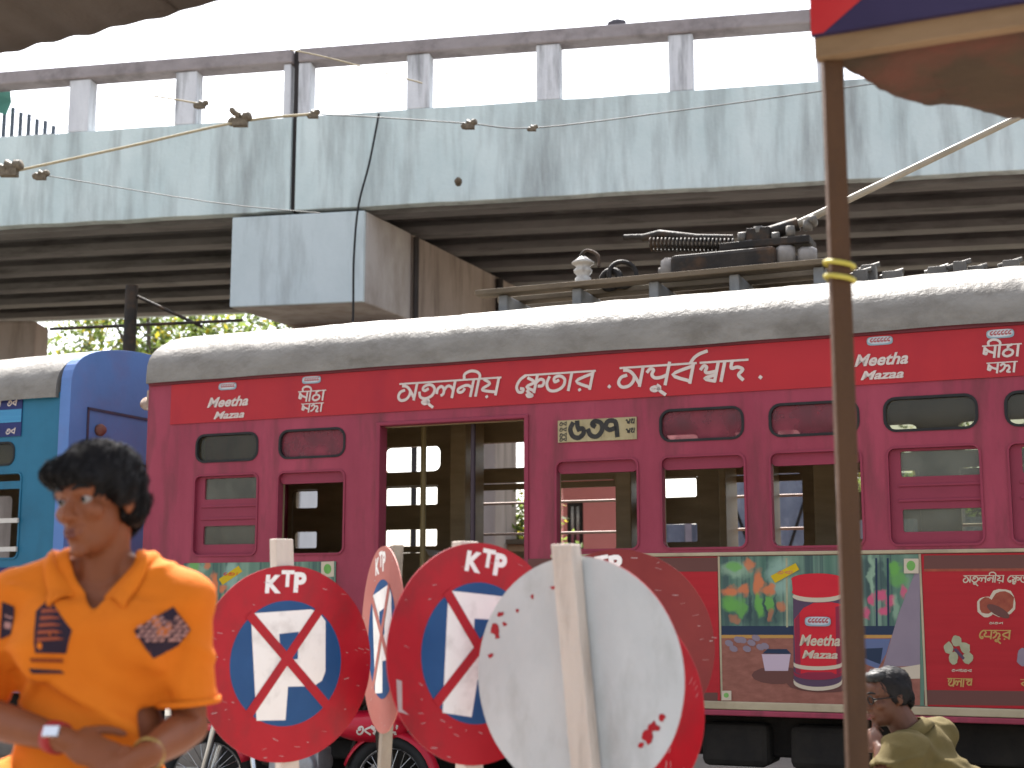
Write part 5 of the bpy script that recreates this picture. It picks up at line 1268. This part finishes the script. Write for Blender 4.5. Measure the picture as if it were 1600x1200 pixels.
def face_parts(Hm, parent, brow_m):
    for s_ in (-1, 1):
        m = MB(); c = Vector((s_ * .031, -.0705, .0125)); m.lathe([(.0125 * math.sin(PI * k / 10), -.0125 * math.cos(PI * k / 10)) for k in range(11)], 18, Hm @ Matrix.Translation(c) @ Matrix.Rotation(PI / 2, 4, 'X')); e_ = m.build('eye', eyew, parent)
        m = MB(); m.lathe([(0, .0133), (.004, .0129), (.0062, .0116)], 14, Hm @ Matrix.Translation(c) @ Matrix.Rotation(PI / 2, 4, 'X')); m.build('iris', irism, e_)
        m = MB(); m.tube([Hm @ Vector((s_ * a, b, z)) for a, b, z in ((.013, -.0935, .036), (.026, -.0900, .041), (.040, -.0815, .039), (.049, -.071, .033))], [.003, .0042, .0036, .0015], 6); m.build('eyebrow', brow_m, parent)
    m = MB(); m.tube([Hm @ Vector(p) for p in ((-.023, -.086, -.054), (-.010, -.0965, -.0505), (0, -.0972, -.052), (.010, -.0965, -.0505), (.023, -.086, -.054))], [.002, .004, .004, .004, .002], 6)
    m.tube([Hm @ Vector(p) for p in ((-.021, -.087, -.0575), (-.009, -.0965, -.0615), (.009, -.0965, -.0615), (.021, -.087, -.0575))], [.002, .005, .005, .002], 6); m.build('lips', lipm, parent)
def hand_prims(wr, fwd, back, thumb, curl=.5, s=1.0, spread=.0):
    fwd = Vector(fwd).normalized(); back = Vector(back); back = (back - fwd * back.dot(fwd)).normalized(); side = fwd.cross(back).normalized()
    if side.dot(Vector(thumb)) < 0: side = -side
    wr = Vector(wr); rot = Matrix((fwd, side, back)).transposed()
    P = [('e', wr + fwd * .048 * s, (.050 * s, .039 * s, .015 * s), rot), ('e', wr + fwd * .075 * s - back * .002, (.022 * s, .037 * s, .013 * s), rot), ('c', wr - fwd * .02, .024 * s, wr + fwd * .02 * s, .023 * s)]
    ax = side
    for k, (o_, l, r_) in enumerate(((.028, .92, .0082), (.0095, 1.0, .0085), (-.0095, .95, .0082), (-.027, .78, .0072))):
        p = wr + (fwd * .086 + side * o_) * s; d = (fwd + side * o_ * spread).normalized(); c_ = curl * (1 + .12 * k)
        for j, L_ in enumerate((.040, .026, .021)):
            sgn = Matrix.Rotation(0, 3, 'X'); ang = c_ * (.55, .9, .6)[j]
            d = (d * math.cos(ang) - (back if j == 0 else nb) * math.sin(ang)).normalized(); nb = side.cross(d) if side.cross(d).dot(back if j == 0 else nb) > 0 else d.cross(side)
            q = p + d * L_ * l * s; P.append(('c', p, r_ * s * (1 - .06 * j), q, r_ * s * (1 - .06 * (j + 1)))); p = q
    p = wr + (fwd * .022 + side * .030) * s; d = (fwd * .62 + side * .70 - back * .28).normalized()
    for j, L_ in enumerate((.034, .026, .020)):
        q = p + d * L_ * s; P.append(('c', p, (.0125, .0105, .0095)[j] * s, q, (.0105, .0095, .0080)[j] * s)); p = q; d = (d + fwd * .28 - side * .18 - back * .1 * curl).normalized()
    return P
def displace(me, fn):
    me.update(); N_ = [v.normal.copy() for v in me.vertices]
    for v, n_ in zip(me.vertices, N_): v.co += n_ * fn(v.co)
    me.update()
def fold(p, sc, k, amp):
    """directional cloth folds"""
    q = Vector((p.x * sc[0] + p.z * k, p.y * sc[1], p.z * sc[2])); w_ = noise.noise(q); return amp * (1.5 * math.exp(-(w_ / .11) ** 2) - .4)
def hair_mesh(prims, Hm, voxel, crown, comb, n, L_, parent, seed=1, name='hair', mt=None, amp=.005, lift=.004):
    me = blobmesh(xf(prims, Hm), voxel, 4)
    displace(me, lambda p: amp * noise.noise(p * 38) + amp * .6 * noise.noise(Vector((p.x * 120, p.y * 120, p.z * 30))))
    bv = BVHTree.FromPolygons([v.co for v in me.vertices], [p.vertices for p in me.polygons])
    rnd = random.Random(seed); vs = [tuple(v.co) for v in me.vertices]; fs = [tuple(p.vertices) for p in me.polygons]
    m = MB(); m.add(vs, fs, 0, True)
    polys = me.polygons; cr = Hm @ Vector(crown); cb = (Hm.to_3x3() @ Vector(comb)).normalized()
    for i in range(n):
        p = polys[rnd.randrange(len(polys))]; c = p.center.copy(); nn = p.normal.copy()
        away = (c - cr); d = (away.normalized() * .7 + cb * .7 + Vector((rnd.uniform(-.25, .25), rnd.uniform(-.25, .25), rnd.uniform(-.25, .25)))); 
        pts = [c - nn * .002]
        for k in range(5):
            loc, n2, _, _ = bv.find_nearest(pts[-1])
            d2 = (d - n2 * d.dot(n2)).normalized(); nx_ = loc + d2 * (L_ / 5) + n2 * (lift * (.3 + rnd.random())); pts.append(nx_); d = d2 * .8 + Vector((0, 0, -.22))
        wv = rnd.uniform(.0008, .0017); sd_ = (pts[-1] - pts[0]).cross(nn).normalized()
        vv = []
        for k, q in enumerate(pts): vv += [q + sd_ * wv * (1 - k / 5.5), q - sd_ * wv * (1 - k / 5.5)]
        m.add(vv, [(2 * k, 2 * k + 1, 2 * k + 3, 2 * k + 2) for k in range(5)], 0, True)
    bpy.data.meshes.remove(me)
    return m.build(name, mt or hairm, parent, fix=False)
def project(bv, polys, off, dirv=Vector((0, 1, 0)), start=-1.0, cuts=3):
    """lay flat shapes (x, z) onto a surface seen from the front"""
    m = MB()
    for pi_, (poly, mi) in enumerate(polys):
        b = bmesh.new(); vv = [b.verts.new((p[0], 0, p[1])) for p in poly]; b.faces.new(vv)
        bmesh.ops.triangulate(b, faces=b.faces); bmesh.ops.subdivide_edges(b, edges=b.edges, cuts=cuts, use_grid_fill=True)
        b.verts.ensure_lookup_table(); out = []
        ok = True
        for v in b.verts:
            h_ = bv.ray_cast(Vector((v.co.x, start, v.co.z)), dirv)
            if h_[0] is None: ok = False; out.append((v.co.x, 0, v.co.z)); continue
            out.append(h_[0] + Vector((0, -off - .0004 * pi_, 0)))
        if ok: m.add(out, [tuple(q.index for q in f.verts) for f in b.faces], mi, True)
        b.free()
    return m

# --- the youth in the orange shirt
BY = 2.95
bo = Vector((-.84, BY, 0))
boy = empty('person', bo, 0, 'young man in an orange polo shirt looking left, hands together at his waist', 'person')
def bl(px, py, Y): return at(px, py, Y) - bo
Hc = bl(153, 789, BY - .02)
Hm = Matrix.Translation(Hc) @ Matrix.Rotation(R(-24), 4, 'Z') @ Matrix.Rotation(R(6), 4, 'X') @ Matrix.Rotation(R(-5), 4, 'Y') @ Matrix.Scale(.95, 4)
shR = Vector((-.185, .01, 1.405)); shL = Vector((.158, .0, 1.400))
elR = bl(-52, 1112, 2.93); elL = bl(296, 1135, 2.96)
wrR = bl(104, 1157, 2.78); wrL = bl(222, 1185, 2.76)
def torso(inf=0.0, cx=0.0):
    i = inf
    return [('e', (-.005, .01, 1.285), (.160 + i, .100 + i, .150 + i), None), ('e', (-.02, .01, 1.12), (.150 + i, .092 + i, .15 + i), None), ('e', (-.03, .01, .97), (.152 + i, .102 + i, .13 + i), None),
            ('c', shR, .052 + i, shL, .052 + i), ('c', (-.045, .02, 1.475), .034 + i, shR + Vector((.01, 0, .006)), .048 + i), ('c', (.02, .02, 1.475), .034 + i, shL + Vector((-.01, 0, .006)), .048 + i),
            ('e', (-.09, -.045, 1.32), (.075 + i, .055 + i, .075 + i), None), ('e', (.07, -.045, 1.32), (.075 + i, .055 + i, .075 + i), None)]
P = torso() + xf(head_prims(.97), Hm)
P += [('c', (-.015, .02, 1.40), .056, tuple(Hc + Vector((.018, .022, -.05))), .046)]
P += [('c', shR, .050, elR, .036), ('c', elR, .039, elR.lerp(wrR, .3), .040), ('c', elR.lerp(wrR, .3), .040, wrR, .025)]
P += [('c', shL, .050, elL, .036), ('c', elL, .039, elL.lerp(wrL, .3), .040), ('c', elL.lerp(wrL, .3), .040, wrL, .025)]
P += hand_prims(wrR, (.92, -.10, -.32), (.1, -.75, .65), (-.1, -.3, .9), .75, .98, 3)
P += hand_prims(wrL, (-.86, -.10, -.42), (-.1, -.75, .6), (.1, -.2, 1), .8, .98, 3)
for s_, hx in ((-1, -.115), (1, .055)):
    P += [('c', (hx, .01, .90), .080, (hx + .01 * s_, -.01, .52), .052), ('c', (hx + .01 * s_, -.01, .52), .052, (hx + .01 * s_, .03, .22), .038)]
    P += [('e', (hx + .01 * s_, -.03, .175), (.038, .10, .032), None)]
me = blobmesh(P, .005, 5, .5)
body = link('body', me, skin, boy)
face_parts(Hm, body, hairm)
bh = [('e', (0, .018, .060), (.090, .104, .084), None), ('e', (-.014, -.054, .076), (.074, .050, .038), None), ('e', (-.056, -.042, .070), (.030, .040, .028), None), ('e', (-.045, -.052, .070), (.040, .040, .026), None), ('e', (.030, -.070, .066), (.040, .022, .020), None),
      ('e', (.072, .020, .040), (.020, .060, .046), None), ('e', (-.070, .020, .040), (.022, .062, .042), None), ('e', (0, .078, -.005), (.066, .038, .072), None), ('e', (.058, .05, .0), (.030, .045, .05), None)]
hair_mesh(bh, Hm, .0065, (.01, .05, .14), (-.5, -.8, .0), 3000, .075, body, 4, amp=.005, lift=.003)
orange = mat('orange_cotton', (.84, .20, .02), (.94, .25, .03), (3, 3, 3), .85, .12, 120)
navy_c = mat('navy_print', (.035, .02, .035), rough=.8); rose_c = mat('rose_print', (.50, .24, .20), (.58, .30, .26), (40, 40, 40), .8)
P = torso(.020) + [('c', shR, .066, shR.lerp(elR, .86), .074, 1), ('c', shL, .060, shL.lerp(elL, .88), .064, 1)]
P += [('c', (-.02, .01, 1.02), .165, (-.03, .01, .86), .160, 1)] if False else []
P += [('e', (-.025, .008, 1.04), (.168, .112, .16), None), ('e', (-.03, .01, .93), (.172, .118, .12), None)]
sme = blobmesh(P, .008, 7, .5)
def shirt_fold(p):
    a = fold(p, (2.4, 3, 5.0), 4.0, .017) + fold(p, (3.5, 4, 8), -4.5, .010)
    low_ = max(0, min(1, (1.38 - p.z) / .2)); arm = 1 if p.x > .15 or p.x < -.19 else 0
    return a * (.3 + .9 * low_) * (.4 if arm else 1) + (.003 * noise.noise(p * 16)) - .002
displace(sme, shirt_fold)
b = bmesh.new(); b.from_mesh(sme)
nc = Vector((-.012, 0))
vz = bl(168, 957, 2.85).z
dele = []
for f in b.faces:
    c = f.calc_center_median()
    if c.z > 1.425 and (c.x + .010) ** 2 + (c.y - .012) ** 2 < .072 ** 2: dele.append(f)
    elif c.y < -.02 and c.z > vz and abs(c.x - (-.0)) < (c.z - vz) * .62 + .002: dele.append(f)
    elif (c - shR.lerp(elR, .80)).dot((elR - shR).normalized()) > 0 and (c - elR).length < .12: dele.append(f)
    elif (c - shL.lerp(elL, .80)).dot((elL - shL).normalized()) > 0 and (c - elL).length < .12: dele.append(f)
    elif c.z < .86: dele.append(f)
bmesh.ops.delete(b, geom=dele, context='FACES')
for it in range(14):
    mv = []
    for v in b.verts:
        if v.is_boundary:
            nb_ = [e.other_vert(v) for e in v.link_edges if e.is_boundary]
            if len(nb_) == 2: mv.append((v, v.co * .5 + (nb_[0].co + nb_[1].co) * .25))
    for v, c_ in mv: v.co = c_
b.to_mesh(sme); b.free()
shirt = link('shirt', sme, orange, boy)
sbv = BVHTree.FromPolygons([v.co for v in sme.vertices], [p.vertices for p in sme.polygons])
md = shirt.modifiers.new('thick', 'SOLIDIFY'); md.thickness = .004; md.offset = -1
# collar
m = MB(); n = 44; rows = []
for i in range(n + 1):
    t = -1 + 2 * i / n; a = t * PI * .93      # 0 at the nape
    cx, cy = -.012, .014
    dx, dy = math.sin(a), math.cos(a)
    front = max(0, abs(t) - .55) / .45
    r1 = .064 + .006 * front; z1 = 1.488 - .082 * front ** 1.4
    r2 = .102 + .014 * front; z2 = 1.444 - .034 * front
    tipx = .052 * front ** 3 * (1 if t > 0 else -1); tipz = -.030 * front ** 3
    row = []
    for k in range(5):
        s_ = k / 4; rr_ = r1 + (r2 - r1) * s_; zz = z1 + (z2 - z1) * s_ + .010 * math.sin(PI * s_)
        x = cx + dx * rr_ * 1.05 + tipx * s_; y = cy + dy * rr_; z = zz + tipz * s_
        h_ = sbv.find_nearest(Vector((x, y, z)))
        row.append(Vector((x, y, z)))
    rows.append(row)
vs = [p for r_ in rows for p in r_]
for k_, p in enumerate(vs):
    loc, nn, _, dist = sbv.find_nearest(p)
    if loc is not None and k_ % 5 >= 2:
        s_ = (p - loc).dot(nn)
        tgt = .008 if k_ % 5 == 4 else .012
        if s_ < tgt or k_ % 5 == 4: vs[k_] = loc + nn * tgt if (p - loc).length < .05 else p
m.add(vs, [(i * 5 + j, i * 5 + j + 1, (i + 1) * 5 + j + 1, (i + 1) * 5 + j) for i in range(n) for j in range(4)], 0, True)
col_ = m.build('collar', orange, shirt); md = col_.modifiers.new('thick', 'SOLIDIFY'); md.thickness = .004; md2 = col_.modifiers.new('sub', 'SUBSURF'); md2.levels = 1; md2.render_levels = 1
SY = BY - .12
def sp(px, py): q = bl(px, py, SY); return (q.x, q.z)
def qd(*p): return [sp(*a) for a in p]
pl = []
pl.append((qd((70, 933), (110, 985), (100, 1022), (58, 1020), (50, 955)), 0))
for k in range(5): y = 952 + k * 11; pl.append((qd((60, y), (74 + k * 4, y - 1), (92 + k * 2, y + 3), (60, y + 6)), 1))
pl.append((qd((50, 1028), (96, 1030), (96, 1036), (52, 1034)), 2)); pl.append((qd((48, 1044), (92, 1048), (98, 1053), (52, 1052)), 0))
m = project(sbv, pl, .0025); m.build('left_chest_print', [navy_c, mat('burnt_orange_print', (.42, .10, .05), rough=.85), mat('rust_print', (.3, .06, .02), rough=.85)], shirt, fix=False)
pl = [(qd((207, 985), (262, 948), (286, 985), (268, 1010), (236, 1030)), 0)]
rnd = random.Random(3)
for r_ in range(6):
    for c_ in range(7):
        x = 214 + c_ * 10 + (r_ % 2) * 4; y = 964 + r_ * 7
        if abs(x - 246) / 42 + abs(y - 985) / 40 < 1.0: pl.append((qd((x, y), (x + rnd.uniform(5, 9), y - 2), (x + rnd.uniform(4, 8), y + 3.6), (x - 1, y + 4.2)), 1))
m = project(sbv, pl, .0025, cuts=2); m.build('right_chest_print', [navy_c, rose_c], shirt, fix=False)
pl = [(qd((6, 948), (-14, 940), (-16, 1000), (4, 992)), 0), (qd((2, 958), (-10, 955), (-10, 964), (2, 968)), 1), (qd((2, 974), (-10, 972), (-10, 982), (2, 984)), 1)]
m = project(sbv, pl, .0025, cuts=2)
if m.v: m.build('sleeve_print', [navy_c, rose_c], shirt, fix=False)
# sleeve hems
for A_, B_, k_ in ((shR, elR, .80), (shL, elL, .80)):
    c = A_.lerp(B_, k_); d = (B_ - A_).normalized(); q_ = d.to_track_quat('Z', 'Y').to_matrix().to_4x4()
    m = MB(); m.lathe([(.064, -.010), (.0665, -.010), (.067, .0), (.0665, .003), (.062, .003)], 28, Matrix.Translation(c + d * .004) @ q_); m.build('sleeve_hem', orange, shirt)
d = (wrR - elR).normalized(); q_ = d.to_track_quat('Z', 'Y').to_matrix().to_4x4(); c = elR.lerp(wrR, .90)
m = MB(); m.lathe([(.026, -.014), (.031, -.014), (.032, 0), (.031, .014), (.026, .014)], 24, Matrix.Translation(c) @ q_); bw_ = m.build('wristband', mat('red_strap', (.45, .04, .04), rough=.6), boy)
m = MB(); m.box(-.016, .016, -.004, .004, -.012, .012, 0, Matrix.Translation(c + Vector((.0, -.030, .014))) @ Matrix.Rotation(R(-38), 4, 'X')); m.build('watch_face', mat('polished_watch', (.85, .85, .85), rough=.12, metal=.9), bw_, bevel=.002)
d = (wrL - elL).normalized(); q_ = d.to_track_quat('Z', 'Y').to_matrix().to_4x4(); c = elL.lerp(wrL, .86)
m = MB(); m.torus(.031, .0022, Matrix.Translation(c) @ q_, 24, 6); m.torus(.031, .0018, Matrix.Translation(c + d * .008) @ q_, 24, 6); m.build('bangle', mat('brass_bangle', (.6, .42, .15), rough=.3, metal=.8), boy)
trous = mat('dark_grey_denim', (.03, .032, .04), (.05, .052, .06), (9, 9, 9), .85)
P = [('e', (-.03, .01, .93), (.160, .108, .11), None)]
for s_, hx in ((-1, -.115), (1, .055)): P += [('c', (hx, .01, .90), .092, (hx + .01 * s_, -.01, .52), .070), ('c', (hx + .01 * s_, -.01, .52), .070, (hx + .01 * s_, .03, .24), .062, 1)]
link('trousers', blobmesh(P, .012, 5), trous, boy)
for s_, hx in ((-1, -.115), (1, .055)):
    link('sandal', blobmesh([('e', (hx + .01 * s_, -.03, .150), (.046, .118, .019), None), ('e', (hx + .01 * s_, .05, .165), (.038, .04, .03), None)], .01, 3), seat_m, boy)

# --- the seated man at the right
mo_ = Vector((1.62, 5.50, 0))
man = empty('person', mo_, 0, 'older man in a khaki shirt with glasses sitting with a hand to his mouth, right', 'person')
def ml(px, py, Y): return at(px, py, Y) - mo_
Hc2 = ml(1386, 1091, 5.42)
Hm2 = Matrix.Translation(Hc2) @ Matrix.Rotation(R(-74), 4, 'Z') @ Matrix.Rotation(R(10), 4, 'X') @ Matrix.Scale(.91, 4)
sL = ml(1402, 1172, 5.27); sR = ml(1452, 1145, 5.56)
hp = Vector((.10, .0, .50))
elb = ml(1380, 1235, 5.22); wr_ = ml(1376, 1172, 5.30)
def tor2(i=0.0):
    mid = (sL + sR) / 2
    return [('e', hp + Vector((0, 0, .03)), (.15 + i, .17 + i, .12 + i), None), ('c', hp + Vector((0, 0, .12)), .125 + i, mid + Vector((.04, 0, -.14)), .135 + i), ('c', sL + Vector((.02, .02, -.03)), .072 + i, sR + Vector((0, -.02, -.03)), .078 + i), ('c', mid + Vector((.03, 0, -.02)), .085 + i, mid + Vector((.0, 0, -.16)), .135 + i), ('c', mid + Vector((.06, 0, -.04)), .075 + i, mid + Vector((.12, .0, -.28)), .12 + i)]
P = tor2() + xf(head_prims(1.05), Hm2)
mid = (sL + sR) / 2
P += [('c', mid + Vector((.0, 0, .0)), .062, Hc2 + Vector((.03, .0, -.05)), .053)]
P += [('c', sL, .046, elb, .036), ('c', elb, .036, wr_, .025)]
mouth = Hm2 @ Vector((0, -.12, -.07))
P += hand_prims(wr_, (mouth - wr_), (-.6, -.6, .2), (-.5, .6, .3), .9, .9, 2)
elb2 = ml(1480, 1240, 5.62); wr2 = ml(1385, 1262, 5.5)
P += [('c', sR, .046, elb2, .036), ('c', elb2, .036, wr2, .025)] + hand_prims(wr2, (-.9, -.2, -.3), (-.2, -.2, 1), (0, -1, .2), .5, 1.0)
kn = [Vector((-.33, -.16, .50)), Vector((-.33, .12, .50))]
for i, k_ in enumerate(kn):
    hx = hp + Vector((0, -.09 if i == 0 else .09, 0)); ft = Vector((-.30, k_.y, .08)); P += [('c', hx, .085, k_, .055), ('c', k_, .055, ft, .036), ('e', ft + Vector((-.06, 0, -.035)), (.11, .042, .032), None)]
link_b = link('body', blobmesh(P, .0055, 5), skin2, man)
face_parts(Hm2, link_b, hairm)
h2 = [('e', (0, .024, .050), (.079, .092, .078), None), ('e', (0, .080, .0), (.062, .032, .065), None), ('e', (.066, .03, .02), (.018, .05, .05), None), ('e', (-.066, .03, .02), (.018, .05, .05), None)]
hair_mesh(h2, Hm2, .007, (0, -.03, .13), (0, .9, -.2), 1300, .045, link_b, 8, amp=.003, lift=.002)
gy = mat('grey_hair', (.03, .029, .028), (.055, .054, .052), (30, 30, 30), .5)
hair_mesh([('e', (0, -.030, .096), (.050, .050, .028), None)], Hm2, .006, (0, -.06, .12), (0, .9, 0), 500, .035, link_b, 9, name='grey_forelock', mt=gy, amp=.003)
m = MB()
for s_ in (-1, 1):
    m.torus(.021, .0026, Hm2 @ Matrix.Translation((s_ * .031, -.094, .012)) @ Matrix.Rotation(PI / 2, 4, 'X') @ Matrix.Scale(.8, 4, (0, 1, 0)), 22, 6); m.tube([Hm2 @ Vector((s_ * .052, -.092, .016)), Hm2 @ Vector((s_ * .078, .01, .010))], .0025, 5)
m.tube([Hm2 @ Vector((-.011, -.096, .016)), Hm2 @ Vector((.011, -.096, .016))], .0025, 5)
m.build('spectacles', mat('black_spectacle_frame', (.012, .012, .012), rough=.3), man)
khaki = mat('khaki_cotton', (.105, .078, .026), (.14, .105, .038), (4, 4, 4), .85, .12, 110)
P = tor2(.022) + [('c', sL, .066, sL.lerp(elb, .62), .068, 1), ('c', sR, .070, sR.lerp(elb2, .75), .070, 1)]
sm2 = blobmesh(P, .010, 6)
displace(sm2, lambda p: fold(p, (3, 3, 6), 4, .010) + fold(p, (5, 5, 9), -5, .005) - .003)
b = bmesh.new(); b.from_mesh(sm2); nk = mid + Vector((0, 0, .06)); dele = [f for f in b.faces if (f.calc_center_median() - nk).length < .078 or ((f.calc_center_median() - sL.lerp(elb, .56)).dot((elb - sL).normalized()) > 0 and (f.calc_center_median() - sL.lerp(elb, .56)).length < .10 and f.calc_center_median().y < sL.y + .02 and f.calc_center_median().x < sL.x + .05)]
bmesh.ops.delete(b, geom=dele, context='FACES'); b.to_mesh(sm2); b.free()
o = link('shirt', sm2, khaki, man); md = o.modifiers.new('thick', 'SOLIDIFY'); md.thickness = .005; md.offset = -1
m = MB(); n = 26; vs = []
ax = (Hc2 - mid).normalized(); qx = ax.to_track_quat('Z', 'Y').to_matrix().to_4x4()
for i in range(n + 1):
    a = R(-150 + 300 * i / n) + R(28)
    for k in range(4):
        s_ = k / 3; r_ = .068 + .034 * s_; vs.append(Matrix.Translation(mid + ax * .015) @ qx @ Vector((r_ * math.cos(a), r_ * math.sin(a), .048 - .042 * s_ + .01 * math.sin(PI * s_))))
m.add(vs, [(i * 4 + j, i * 4 + j + 1, (i + 1) * 4 + j + 1, (i + 1) * 4 + j) for i in range(n) for j in range(3)], 0, True); o2 = m.build('collar', khaki, o); md = o2.modifiers.new('thick', 'SOLIDIFY'); md.thickness = .004
P = [('e', hp, (.165, .19, .10), None)]
for i, k_ in enumerate(kn):
    hx = hp + Vector((0, -.09 if i == 0 else .09, 0)); ft = Vector((-.30, k_.y, .14)); P += [('c', hx, .098, k_, .072), ('c', k_, .072, ft, .062, 1)]
link('trousers', blobmesh(P, .014, 5), mat('grey_trousers', (.07, .068, .065), (.10, .098, .09), (6, 6, 6), .85), man)
stl = empty('wooden_stool', mo_ + Vector((.12, 0, 0)), .2, 'low wooden stool under the seated man', 'stool')
m = MB(); m.box(-.19, .19, -.17, .17, .365, .395); m.build('seat', oldwood, stl, bevel=.006)
for sx in (-1, 1):
    for sy in (-1, 1):
        m = MB(); m.box(sx * .15 - .02, sx * .15 + .02, sy * .13 - .02, sy * .13 + .02, 0, .363); m.build('leg', oldwood, stl, bevel=.004)
